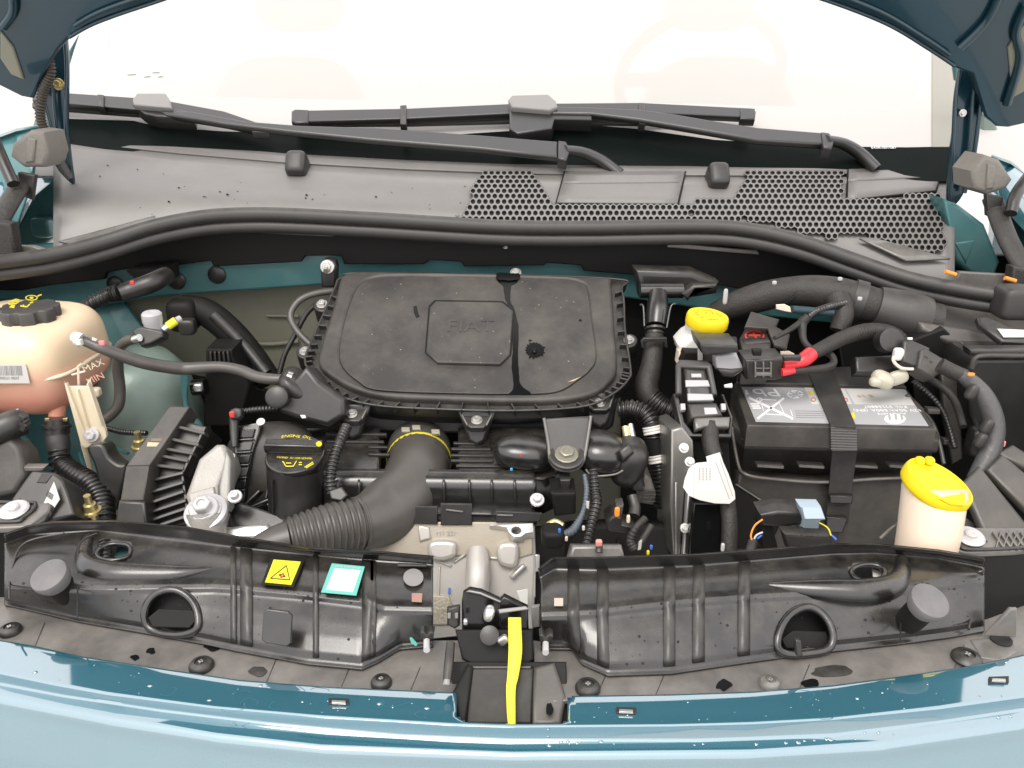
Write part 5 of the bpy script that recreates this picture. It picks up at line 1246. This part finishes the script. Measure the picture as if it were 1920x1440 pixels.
slab("lower_run", [(1560, 846), (1608, 846), (1600, 900), (1590, 985), (1548, 985), (1556, 900)], TP(fy - .012, -.45, 84), .0025, strap_m, sb, .0006)
tray = thing("battery_tray", "dark plastic battery tray wrapping the lower battery case", "tray", P(1570, 960, .80))
slab("front_wall", [(1385, 888), (1420, 893), (1540, 900), (1640, 896), (1780, 890), (1790, 1060), (1370, 1060), (1374, 960)], TP(fy - .008, -.52, 84), .02, dusty, tray, .004)
tube("rim_edge", [(1372, 800, fy + .03), (1384, 870, fy + .005), (1400, 890, fy - .012), (1450, 898, fy - .013), (1540, 904, fy - .013), (1640, 898, fy - .013), (1700, 896, fy - .013)], 3, sheet, tray)
slab("side_wedge", [(1376, 905), (1450, 958), (1462, 990), (1440, 1030), (1370, 1030)], TP(fy - .02, -.50, 84), .01, deep, tray, .003)
tube("wedge_edge", [(1380, 908, fy - .022), (1445, 950, fy - .022), (1470, 964, fy - .022)], 1.6, sheet, tray)
for q in ([(1550, 970), (1590, 972), (1580, 1000), (1548, 998)], [(1556, 930), (1600, 930), (1598, 945), (1556, 944)]): slab("tray_buckle", q, VY(fy - .03), .008, satin, tray)
# battery fuse box
fb = thing("terminal_fuse_box", "black fuse box on battery terminal with red plus sign", "fuse box", PL(1410, 690, HB))
Ht = HZ(ZB + .035)
slab("rear_flap", [(1396, 612), (1408, 583), (1462, 598), (1456, 612), (1482, 626), (1476, 652), (1452, 646), (1440, 615)], TP(1.0, ZB + .060, 22), .006, dusty, fb, .002)
slab("left_block", [(1312, 632), (1320, 628), (1382, 630), (1384, 650), (1322, 648)], HZ(ZB + .060), .024, dusty, fb, .003)
slab("left_front", [(1310, 640), (1322, 646), (1384, 648), (1383, 662), (1322, 668), (1314, 660)], VY(.925), .05, plastic, fb, .003)
pb_ = slab("plus_block", [(1386, 634), (1396, 616), (1436, 618), (1446, 640), (1444, 660), (1394, 662)], HZ(ZB + .060), .045, dusty, fb, .003)
slab("plus_front", [(1396, 643), (1445, 641), (1442, 660), (1396, 660)], VY(PL(1420, 643, HZ(ZB + .06)).y - .002), .02, plastic, fb, .002)
PPp = lift(HZ(ZB + .060), .0008)
slab("plus_ring", circ(1415, 629, 19, 10.5, 32), PPp, .0008, redp, pb_, .0001, holes=[circ(1415, 629, 15.5, 8.2, 32)])
pbar("plus_bar", (1404, 628), (1426, 628), PPp, 2.4, .0008, redp, pb_, .0001); pbar("plus_bar", (1412, 622.5), (1418, 633.5), PPp, 3.6, .0008, redp, pb_, .0001)
slab("lower_top", [(1390, 662), (1446, 656), (1470, 672), (1466, 676), (1398, 676)], HZ(ZB + .034), .02, dusty, fb, .002)
slab("lower_front", [(1398, 675), (1470, 672), (1468, 710), (1452, 714), (1400, 713)], VY(.925), .04, plastic, fb, .003)
for x in (1425, 1440): slab("window_opening", [(x - 6, 681), (x + 5, 681), (x + 5, 699), (x - 6, 699)], VY(.9235), .003, ink, fb, .0004); 
for x in (1417, 1432, 1446): pbar("window_post", (x, 680), (x, 708), VY(.921), 3, .006, sheet, fb)
pbar("window_bar", (1417, 702), (1447, 702), VY(.9205), 6, .006, sheet, fb); pbar("window_bar", (1417, 691), (1447, 691), VY(.922), 1.6, .003, sheet, fb)
slab("grey_cheek", [(1341, 668), (1382, 664), (1396, 694), (1376, 708), (1356, 706), (1342, 692)], VY(.94), .02, lgrey, fb, .003)
slab("cheek_lobe", [(1344, 692), (1372, 694), (1396, 692), (1374, 710), (1354, 709)], VY(.935), .02, plastic, fb, .004)
slab("latch_tab", [(1412, 657), (1430, 657), (1428, 668), (1413, 668)], VY(.92), .01, deep, fb, .002)
tube("stud_end", [(1358, 724, .92), (1372, 723, .92)], [3, 5], white, fb)
cb = thing("power_cables", "braided power cable with red heat shrink ends at the fuse box", "cable", P(1560, 650, .98))
tube("braid", [(1506, 672, .935), (1540, 654, .955), (1580, 634, .985), (1620, 622, 1.0), (1655, 622, 1.01), (1682, 634, 1.01), (1690, 655, 1.0)], [12, 13, 14, 15, 15, 16, 16], tape, cb, amp=.03, pitch=.004, seg=20)
tube("red_sleeve", [(1520, 664, .94), (1508, 674, .93), (1496, 682, .925)], [14, 13.5, 9], red, cb, seg=18)
tube("red_lead", [(1500, 681, .925), (1486, 684, .925), (1470, 685, .925)], 8, red, cb)
tube("red_lead", [(1490, 694, .92), (1480, 696, .92), (1466, 698, .92)], [6, 7, 8], red, cb)
tube("branch", [(1486, 695, .92), (1510, 694, .925), (1545, 690, .94), (1562, 682, .95), (1560, 668, .96), (1545, 660, .97)], [5, 7, 7.5, 7, 6.5, 6], tape, cb)
bl_ = slab("black_link", [(1468, 668), (1504, 668), (1502, 678), (1470, 677)], VY(.91), .008, plastic, cb, .002)
lp = thing("sensor_loom", "thin corrugated loom forking above the battery fuse box", "cable loom", P(1510, 600, 1.0))
tube("conduit", [(1585, 568, 1.03), (1560, 574, 1.02), (1530, 584, 1.01), (1514, 596, 1.0)], 6.5, corr, lp, amp=.14, pitch=.0042)
tube("fork", [(1516, 592, 1.0), (1506, 602, 1.0), (1504, 614, .995), (1508, 640, .98), (1524, 656, .97)], [9, 10, 8, 6, 6], tape, lp)
tube("tail", [(1502, 604, 1.0), (1478, 620, .98), (1452, 634, .955)], [6, 5, 4], tape, lp)
hn = thing("main_harness", "thick tape wrapped wiring harness running along the bulkhead", "wiring harness", P(1560, 560, 1.08))
tube("trunk", [(1340, 588, 1.12), (1380, 572, 1.11), (1430, 556, 1.10), (1480, 546, 1.09), (1530, 546, 1.08), (1580, 556, 1.07), (1640, 574, 1.06), (1700, 592, 1.05), (1760, 604, 1.04)], [20, 26, 28, 27, 30, 34, 34, 36, 34], tape, hn, seg=26)
tube("wrap", [(1640, 576, 1.06), (1700, 592, 1.05), (1735, 600, 1.045)], [40, 46, 42], rubber, hn, seg=26)
tube("wrap", [(1596, 560, 1.07), (1618, 566, 1.065)], [38, 38], rubber, hn, seg=26)
for x, Y in ((1478, 1.09), (1532, 1.08)): tube("tie", [(x, 545, Y), (x + 3, 547, Y)], 31, ink, hn, seg=20)
tube("branch", [(1570, 560, 1.05), (1580, 590, 1.03), (1572, 620, 1.02)], [24, 20, 16], tape, hn, seg=18)
for x, y in ((1612, 560), (1452, 530), (1360, 556), (1575, 523)): blob("tape_end", P(x, y, 1.02 if x > 1500 and y > 530 else 1.06), (.003, .002, .0025 if x != 1360 else .011), lgrey, hn)
slab("rail_strip", [(1720, 600), (1800, 612), (1960, 640), (1960, 660), (1780, 640), (1730, 618)], TP(1.02, -.315, 45), .02, liner, hn, .005)
for x, y in ((1470, 578), (1478, 666)): slab("cream_flag", [(x - 14, y - 6), (x + 2, y - 7), (x + 12, y - 2), (x + 14, y + 8), (x + 2, y + 6), (x - 14, y + 2)], VY(.99), .004, ncream, hn, .001)
tube("blue_sleeve", [(1484, 580, 1.0), (1560, 586, 1.02)], 7, mat("slate hose", (.02, .05, .06), .5), hn)
lump_m = mat("clouded cover", (.50, .47, .38), .3, sss=.2)
nb = thing("negative_terminal", "black terminal clamp with cream cover lump at the rear of battery", "terminal", P(1650, 690, .97))
slab("cover", [(1604, 668), (1690, 664), (1692, 690), (1650, 700), (1606, 698)], TP(.96, ZB + .02, 50), .02, plastic, nb, .003)
blob("lump", P(1655, 712, .93), (.014, .012, .010), lump_m, nb, (.8, .7), (.3, .4, 0)); blob("lump_wing", P(1683, 708, .935), (.013, .006, .009), lump_m, nb, (.7, .6), (0, R(-20), 0)); blob("lump_foot", P(1642, 716, .925), (.008, .007, .006), lump_m, nb, (.8, .8))
tube("ring_cable", [(1680, 660, .95), (1675, 676, .94), (1690, 690, .93), (1712, 692, .93)], 3, ncream, nb)
blob("clip", P(1684, 664, .945), (.006, .005, .008), white, nb)
lathe("pole", P(1658, 640, .98), (0, -.9, .4), [(.015, 0), (.015, .02), (.008, .021)], plastic, nb)
gc = thing("grey_cable", "grey sleeved cable with black plug arching beside the battery", "cable", P(1850, 740, .92))
slab("plug", [(1694, 640), (1704, 634), (1745, 652), (1742, 664), (1728, 692), (1692, 678)], TP(.93, ZB + .05, 55), .03, plastic, gc, .003)
slab("socket", [(1726, 656), (1736, 652), (1776, 676), (1776, 690), (1752, 708), (1720, 690)], TP(.92, ZB + .045, 55), .03, dusty, gc, .003)
for x, y in ((1737, 669), (1746, 678)): slab("slot", [(x - 3, y - 2), (x + 3, y), (x + 3, y + 3), (x - 3, y + 1)], lift(TP(.92, ZB + .045, 55), .0005), .001, ink, gc, .0001)
slab("white_lever", [(1702, 632), (1712, 632), (1712, 637), (1703, 637)], lift(TP(.93, ZB + .05, 55), .003), .003, white, gc)
tube("neck", [(1762, 684, .91), (1785, 696, .905), (1808, 706, .90)], [14, 14, 14], tape, gc, seg=18)
tube("sleeve", [(1800, 702, .90), (1826, 720, .895), (1850, 750, .885), (1864, 790, .875), (1862, 830, .865), (1846, 866, .855), (1826, 900, .845)], [12, 15, 17, 18, 18, 17, 14], mat("grey sleeve", (.085, .083, .083), .40, bump=.5, bscale=140), gc, seg=18)
for a in ((1822, 735, .885), (1850, 800, .862), (1838, 826, .858)): blob("torn_fold", P(*a), (.006, .006, .010), rubber, gc, (.7, .7), (0, R(20), 0))
blob("orange_mark", P(1821, 702, .885), (.004, .002, .002), orange, gc); blob("pink_mark", P(1880, 832, .86), (.003, .002, .004), mat("pink dot", (.75, .3, .28), .5), gc)
rf = thing("relay_box", "big black relay box with domed lid at the right edge", "relay box", P(1880, 740, .98))
slab("lid_top", [(1772, 612), (1800, 606), (1970, 640), (1970, 668), (1818, 658)], TP(.975, -.35, 25), .012, dusty, rf, .002)
slab("lid_front", [(1818, 655), (1970, 655), (1970, 668), (1820, 668)], VY(.925), .02, plastic, rf, .004)
tube("lid_bead", [(1822, 690, .925), (1828, 672, .925), (1845, 667, .925), (1900, 667, .925), (1980, 668, .925)], 5, dusty, rf)
slab("body_front", [(1830, 672), (1980, 672), (1980, 870), (1850, 860), (1818, 780), (1816, 690)], VY(.935), .10, plastic, rf, .006)
slab("side", [(1705, 640), (1770, 615), (1820, 660), (1815, 700), (1818, 800), (1800, 860), (1720, 830)], VY(1.0), .03, deep, rf, .003)
slab("latch", [(1832, 594), (1850, 592), (1930, 626), (1940, 644), (1880, 640), (1836, 606)], TP(.955, -.325, 25), .01, plastic, rf, .003)
slab("paper_tag", [(1870, 616), (1960, 620), (1960, 632), (1882, 632)], lift(TP(.955, -.325, 25), .002), .001, paper, rf, .0002)
blob("mount_foot", P(1832, 828, .90), (.012, .012, .02), plastic, rf, (.6, .6))

sg = thing("side_looms", "dark cable runs and clips between the battery and the relay box", "cables", P(1770, 800, .95))
for k, (x0, y0, x1, y1) in enumerate(((1712, 712, 1790, 840), (1735, 705, 1806, 800), (1700, 740, 1770, 870))):
    tube("cable", [(x0, y0, .96), ((x0 + x1) / 2 + 14, (y0 + y1) / 2 - 10, .94), (x1, y1, .90)], (5, 7, 4)[k], (corr, tape, hose)[k], sg, amp=.1 if k == 0 else 0, pitch=.0045)
for x, y in ((1752, 772), (1782, 830), (1732, 800)): slab("cable_clip", [(x - 12, y - 5), (x + 12, y - 3), (x + 12, y + 6), (x - 12, y + 5)], VY(.915), .012, dusty, sg, .002)
slab("edge_bracket", [(1764, 700), (1800, 690), (1806, 860), (1786, 872), (1770, 780)], VY(.965), .01, liner, sg, .003)
# brake fluid reservoir
bf = thing("brake_reservoir", "white brake fluid bottle with a round bright yellow cap", "reservoir", P(1320, 660, 1.03))
cc_ = PL(1328, 590, TP(1.03, -.31, 6)); nb_ = V((.10, -.10, 1)).normalized(); s1 = px2m(cc_)
lathe("cap", cc_ - nb_ * .016, nb_, [(38 * s1, 0), (39.5 * s1, .003), (39.5 * s1, .013), (37.5 * s1, .0155), (31 * s1, .0165), (30 * s1, .0155), (2 * s1, .0155)], yellow, bf, 48, fn=lambda a, h: 1 + (.008 * (1 if math.sin(24 * a) > 0 else -1) if .001 < h < .014 else 0))
slab3("cap_plate", [cc_ + V((14 * s1 * math.cos(k * .26), 14 * s1 * math.sin(k * .26), .0006)) for k in range(24)], nb_, .0012, yellow, bf, .0004)
for k in range(22):
    a = 2 * math.pi * k / 22; rr = 23 * s1
    text("cap_letter", "USE DOT 4 FLUID ONLY • "[k % 22], cc_ + V((rr * math.cos(a), rr * math.sin(a), .0002 - .10 * rr * math.cos(a) + .10 * rr * math.sin(a))), V((-math.sin(a), math.cos(a), 0)), V((-math.cos(a), -math.sin(a), 0)), .0062, mat("cap ink", (.45, .38, .02), .5) if k == 0 else bpy.data.materials["cap ink"], bf, .0001)
for x in (1324, 1336): text("cap_eye", "o", PL(x, 586.5, (cc_ + nb_ * .0012, nb_)), X, Yv, .006, ink, bf, .0001)
tube("neck", [(1318, 606, 1.035), (1312, 640, 1.03)], [32, 30], white, bf, seg=26)
slab("bottle", [(1288, 634), (1310, 622), (1340, 624), (1345, 660), (1318, 676), (1302, 662), (1276, 664), (1273, 650)], VY(1.005), .05, white, bf, .008)
slab("bottle_leg", [(1273, 660), (1284, 664), (1276, 690), (1270, 684)], VY(1.0), .02, ncream, bf, .002)
slab("black_clamp", [(1284, 660), (1314, 662), (1312, 680), (1276, 680)], VY(.985), .02, deep, bf, .002)
slab("white_strip", [(1309, 656), (1318, 656), (1318, 676), (1309, 676)], VY(.98), .004, paper, bf, .001)
# booster pipe
bp_ = thing("vacuum_pipe", "black plastic tee pipe and wrapped hose right of the filter box", "pipe", P(1230, 600, 1.08))
slab("manifold", [(1190, 505), (1300, 508), (1350, 530), (1346, 552), (1300, 560), (1200, 560)], VY(1.15), .04, plastic, bp_, .010)
tube("manifold_bar", [(1200, 545, 1.12), (1280, 545, 1.12)], 14, satin, bp_, seg=18)
slab("hook", [(1280, 552), (1300, 535), (1344, 534), (1344, 540), (1306, 544), (1290, 566)], VY(1.10), .02, plastic, bp_, .004)
tube("spout", [(1234, 548, 1.11), (1233, 580, 1.09), (1230, 612, 1.07)], [16, 21, 19], satin, bp_, seg=22)
for y, r in ((616, 20), (624, 18), (640, 19), (650, 21)): tube("collar", [(1228, y, 1.062), (1228, y + 4, 1.06)], r, plastic, bp_, seg=20)
slab("clip", [(1202, 640), (1207, 634), (1250, 634), (1252, 652), (1247, 652), (1246, 642), (1208, 642), (1208, 654), (1203, 652)], VY(1.03), .006, plastic, bp_, .001)
tube("hose", [(1227, 620, 1.065), (1226, 650, 1.05), (1220, 690, 1.03), (1212, 725, 1.01), (1222, 750, 1.0), (1244, 765, .99), (1275, 778, .98)], [17, 18, 20, 22, 21, 18, 16], tape, bp_, seg=22)
tube("bellows", [(1222, 748, 1.0), (1244, 764, .99), (1276, 778, .98)], [21, 19, 17], corr, bp_, amp=.08, pitch=.0045, seg=20)
tube("side_frame", [(1200, 572, 1.07), (1206, 575, 1.07), (1208, 612, 1.05)], 2, satin, bp_); tube("side_frame", [(1268, 570, 1.07), (1258, 575, 1.07), (1250, 615, 1.05)], 2, satin, bp_)
ch = thing("banded_hose", "black ribbed hose with two white tape bands between filter box and control unit", "hose", P(1225, 820, .93))
tube("bellows", [(1160, 768, .96), (1185, 766, .955), (1208, 776, .95), (1222, 796, .94), (1227, 830, .93), (1232, 862, .92), (1240, 900, .91), (1246, 950, .90)], [14, 16, 17, 17, 17, 17, 17, 17], corr, ch, amp=.10, pitch=.0052, seg=20)
for x, y, Y in ((1224, 806, .935), (1233, 860, .918)): tube("white_band", [(x - 1, y - 7, Y), (x + 2, y + 7, Y - .004)], 18.6, white, ch, amp=.04, pitch=.004, seg=20)
tube("rubber_boot", [(1228, 822, .928), (1232, 850, .922)], [20, 20], deep, ch, seg=18)
# control unit
eu = thing("control_unit", "engine control unit on a silver edged plate left of the battery", "control unit", P(1300, 900, .84))
slab("heat_sink", [(1258, 806), (1280, 800), (1300, 826), (1302, 860), (1290, 900), (1284, 950), (1276, 1045), (1262, 1045), (1256, 940)], TP(.84, -.48, 75), .10, mat("brushed plate", (.30, .29, .27), .35, .8, dust=(.2, .18, .15), damt=.5, dscale=30), eu, .003)
pbar("bright_edge", (1296, 885), (1284, 1045), TP(.825, -.48, 75), 8, .012, mach, eu, .002); pbar("bright_edge", (1268, 905), (1268, 1040), TP(.83, -.48, 75), 4, .006, steel, eu, .001)
for x, y in ((1293, 866), (1284, 990), (1282, 840)): b = P(x, y, .81); bolt(b, (0, -.8, .5), .006, steel, eu)
slab("body", [(1300, 942), (1376, 942), (1384, 1045), (1290, 1045)], TP(.80, -.49, 80), .06, gloss, eu, .003)
slab("rear_plate", [(1280, 800), (1366, 800), (1380, 1040), (1300, 1040), (1300, 860)], TP(.90, -.48, 80), .02, deep, eu, .003)
cn = thing("unit_connector", "black lever connector with pale grey patches above the control unit", "connector", P(1310, 740, .92))
CN = TP(.93, -.37, 42)
slab("lever_frame", [(1268, 680), (1276, 673), (1326, 675), (1335, 682), (1346, 738), (1336, 740), (1326, 690), (1278, 688), (1279, 738), (1268, 738)], lift(CN, .012), .010, mat("lever grey", (.06, .058, .055), .45), cn, .003)
slab("shell", [(1280, 688), (1324, 690), (1340, 756), (1290, 756)], lift(CN, .008), .04, plastic, cn, .005)
slab("grey_patch", [(1296, 700), (1315, 700), (1316, 707), (1297, 707)], lift(CN, .0115), .004, lgrey, cn, .001)
slab("grey_patch", [(1285, 712), (1328, 712), (1332, 724), (1286, 725)], lift(CN, .0105), .004, lgrey, cn, .0015)
slab("grey_patch", [(1289, 737), (1336, 738), (1339, 750), (1290, 751)], lift(CN, .0105), .004, lgrey, cn, .0015)
slab("rear_cap", [(1290, 756), (1344, 754), (1356, 778), (1296, 784)], lift(CN, .012), .03, dusty, cn, .004)
slab("cap_window", [(1320, 764), (1342, 764), (1346, 776), (1322, 777)], lift(CN, .0128), .002, lgrey, cn, .0005)
slab("base_frame", [(1262, 738), (1272, 736), (1284, 790), (1300, 812), (1366, 812), (1370, 782), (1352, 738), (1358, 738), (1374, 785), (1372, 820), (1280, 818)], lift(CN, .002), .02, plastic, cn, .002)
slab("lower_grip", [(1302, 782), (1370, 780), (1368, 800), (1322, 800), (1304, 806)], lift(CN, .010), .012, sheet, cn, .003)
for x, y in ((1276, 756), (1352, 756)): slab("pale_tab", [(x, y), (x + 9, y), (x + 10, y + 12), (x + 1, y + 13)], lift(CN, .010), .008, lgrey, cn, .001)
cbz = thing("taped_cable", "cloth taped cable hanging from the lever connector past the white tag", "cable", P(1340, 860, .85))
tube("upper", [(1332, 795, .885), (1332, 830, .865), (1340, 858, .85)], [16, 16, 16], tape, cbz, seg=18)
tube("lower", [(1362, 930, .81), (1368, 980, .79), (1366, 1045, .77)], [15, 15, 15], tape, cbz, seg=18)
tube("hidden_run", [(1340, 858, .85), (1352, 895, .835), (1362, 935, .81)], 14, tape, cbz, seg=16)
blob("tape_flag", P(1355, 1026, .765), (.002, .002, .005), paper, cbz)
tg_ = thing("cable_tag", "crumpled white printed tag wrapped round the taped cable", "label tag", P(1330, 900, .80))
tgp = [(1324, 856), (1350, 848), (1356, 866), (1366, 888), (1378, 922), (1379, 936), (1368, 945), (1340, 944), (1312, 938), (1292, 930), (1281, 914), (1284, 898), (1292, 878), (1306, 868), (1326, 866)]
TG = TP(.795, -.44, 66)
t0_ = slab("tag", tgp, TG, .0016, paper, tg_, .0005)
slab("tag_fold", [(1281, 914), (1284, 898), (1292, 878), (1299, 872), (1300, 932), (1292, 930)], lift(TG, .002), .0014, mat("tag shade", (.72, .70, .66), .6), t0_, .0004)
for a, b in (((1299, 890), (1299, 930)), ((1342, 866), (1368, 936)), ((1350, 860), (1374, 930))): pbar("tag_line", a, b, lift(TG, .0006), .8, .0003, fadeink, t0_, .00005)
for k in range(4):
    for j in range(5): pbar("tag_print", (1312 + k * 6.5, 877 + j * 5), (1312 + k * 6.5, 880.5 + j * 5), lift(TG, .0006), 1.6, .0003, mat("faint print", (.34, .33, .32), .6) if (k, j) == (0, 0) else bpy.data.materials["faint print"], t0_, .00005)
# grey clip module in front of the tray
gm = thing("harness_plug", "black harness plug with blue grey clip in front of the battery tray", "plug", P(1480, 980, .74))
slab("barrel", [(1425, 965), (1460, 958), (1505, 962), (1508, 985), (1470, 990), (1428, 988)], VY(.745), .03, plastic, gm, .004)
slab("pillar", [(1424, 966), (1442, 966), (1460, 1030), (1430, 1030)], VY(.75), .02, deep, gm, .002)
slab("grey_clip", [(1500, 950), (1540, 951), (1548, 974), (1538, 978), (1534, 1008), (1502, 1002), (1508, 980), (1504, 966)], VY(.738), .018, bgrey, gm, .002)
slab("clip_ledge", [(1504, 950), (1540, 951), (1548, 973), (1510, 973)], TP(.735, -.425, 40), .004, bgrey, gm, .001)
blob("yellow_spot", P(1533, 958, .73), (.003, .002, .003), ylab, gm)
tube("wire", [(1430, 974, .742), (1415, 986, .74), (1408, 1005, .735), (1414, 1020, .73)], 1.8, orange, gm)
tube("wire", [(1430, 998, .742), (1418, 1004, .74), (1412, 1016, .735)], 1.8, paper, gm)
tube("wire", [(1428, 1004, .74), (1420, 1010, .735)], 1.8, blue, gm)
tube("wire", [(1538, 996, .735), (1556, 1002, .73), (1568, 1012, .725)], 2.2, blue, gm)
tube("wire", [(1536, 980, .735), (1552, 990, .73), (1558, 1004, .725)], 1.4, ylab, gm)
slab("tape_wrap", [(1468, 1000), (1560, 1004), (1566, 1030), (1478, 1034)], VY(.725), .02, tape, gm, .006)
tube("tail", [(1412, 1015, .735), (1404, 1040, .72)], 9, tape, gm)
# wiring right of the block
wr_ = thing("wiring_cluster", "tangle of black sensor leads and plugs right of the engine block", "wiring", P(1120, 980, .78))
tube("conduit", [(1112, 880, .83), (1116, 920, .815), (1118, 945, .80), (1108, 985, .785), (1098, 1025, .77)], [8, 9, 9.5, 9, 8], corr, wr_, amp=.14, pitch=.0046)
tube("foil_lead", [(1096, 890, .83), (1100, 920, .815), (1094, 958, .80), (1076, 992, .785), (1056, 1002, .78)], [4, 5, 5, 8, 7], mat("slate lead", (.10, .12, .14), .3), wr_, amp=.10, pitch=.004)
slab("white_flag", [(1099, 940), (1105, 940), (1104, 955), (1099, 952)], VY(.795), .001, paper, wr_, .0002)
tube("lead", [(1210, 972, .79), (1192, 990, .78), (1182, 1014, .775), (1190, 1030, .77)], [7, 7, 8, 10], tape, wr_, amp=.06, pitch=.004)
tube("lead", [(1185, 930, .82), (1190, 950, .81), (1188, 968, .80)], [10, 11, 12], plastic, wr_)
tube("lead", [(1222, 985, .785), (1206, 1010, .775), (1196, 1030, .77)], 7, tape, wr_)
slab("plug", [(1150, 968), (1165, 972), (1166, 985), (1190, 990), (1186, 1005), (1140, 998), (1136, 980)], VY(.785), .03, plastic, wr_, .003)
slab("plug", [(1156, 950), (1170, 948), (1166, 976), (1150, 974)], VY(.79), .02, dusty, wr_, .003)
blob("orange_seal", P(1157, 960, .783), (.003, .002, .006), orange, wr_); blob("cream_clip", P(1178, 973, .78), (.002, .002, .005), ncream, wr_)
slab("white_flag", [(1198, 1016), (1204, 1012), (1202, 1030), (1196, 1032)], VY(.765), .001, paper, wr_, .0002)
for x, y, m_ in ((1049, 995, blue), (1221, 1026, blue), (1215, 1036, ylab), (1062, 1010, ncream), (1094, 990, paper)): blob("wire_end", P(x, y, .765), (.0016, .0015, .0028), m_, wr_)
tube("metal_neck", [(1020, 990, .785), (1040, 978, .79), (1056, 986, .785)], 6, brass, wr_); blob("sensor", P(1036, 1004, .775), (.013, .015, .011), deep, wr_, (.5, .6))
slab("grey_block", [(1072, 1022), (1166, 1022), (1174, 1052), (1064, 1052)], TP(.73, -.475, 60), .03, sheet, wr_, .004); tube("red_pin", [(1124, 1016, .722), (1123, 1036, .715)], [6, 7], plastic, wr_); blob("red_tip", P(1123, 1018, .715), (.0035, .003, .0035), mat("salmon", (.75, .3, .25), .5), wr_)
slab("wire_block", [(1032, 925), (1080, 925), (1080, 965), (1040, 970)], VY(.82), .04, deep, wr_, .004); slab("square_socket", [(1050, 900), (1070, 900), (1068, 920), (1052, 920)], VY(.83), .02, plastic, wr_, .002)
slab("oval_duct", [(1196, 930), (1208, 885), (1222, 900), (1232, 930), (1226, 950), (1200, 946)], VY(.86), .04, sheet, wr_, .006)
for k in range(4): pbar("duct_line", (1198 + k, 922 + k * 6), (1229, 920 + k * 7), VY(.857), 1.6, .003, plastic, wr_)
tube("brass_pipe", [(1172, 800, .90), (1176, 822, .89)], [7, 7], brass, wr_); tube("brass_pipe", [(1182, 795, .90), (1186, 820, .89)], [5, 6], steel, wr_)
# shadowing mass below the loose parts: gearbox casing
gx = thing("gearbox", "dark gearbox casing deep below the wiring cluster", "gearbox", P(1150, 1040, .80))
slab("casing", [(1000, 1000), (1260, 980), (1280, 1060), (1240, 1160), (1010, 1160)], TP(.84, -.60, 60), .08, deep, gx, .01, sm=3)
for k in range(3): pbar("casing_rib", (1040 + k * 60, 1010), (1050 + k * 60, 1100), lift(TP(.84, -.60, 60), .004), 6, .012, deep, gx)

# washer filler
wf = thing("washer_filler", "translucent washer filler neck with bright yellow flip cap", "washer filler", P(1735, 1000, .67))
wn = V((.30, -.20, .93)).normalized(); wc = PL(1762, 902, (P(1762, 902, .69), wn)); s1 = px2m(wc)
sweep("neck", [wc - wn * .008, wc.lerp(P(1720, 1100, .665), .5), P(1720, 1100, .665)], [57 * s1, 55 * s1, 50 * s1], ncream, wf, seg=36)
lathe("cap", wc - wn * .012, wn, [(60 * s1, -.002), (64 * s1, 0), (65.5 * s1, .003), (65.5 * s1, .009), (63.5 * s1, .0122), (60 * s1, .0124), (58 * s1, .0105), (52 * s1, .0100), (49 * s1, .0112), (2 * s1, .0114)], yellow, wf, 48)
for d in (-9, 9): blob("hinge_knuckle", P(1734 + d, 864, .715), (.0046, .005, .0042), yellow, wf, (.8, .8))
slab("lip_tab", [(1762, 936), (1790, 930), (1812, 928), (1810, 950), (1782, 948)], TP(.655, -.39, 70), .012, yellow, wf, .002)
tube("side_pipe", [(1650, 1010, .70), (1672, 990, .71), (1690, 978, .73)], 3, sheet, wf)
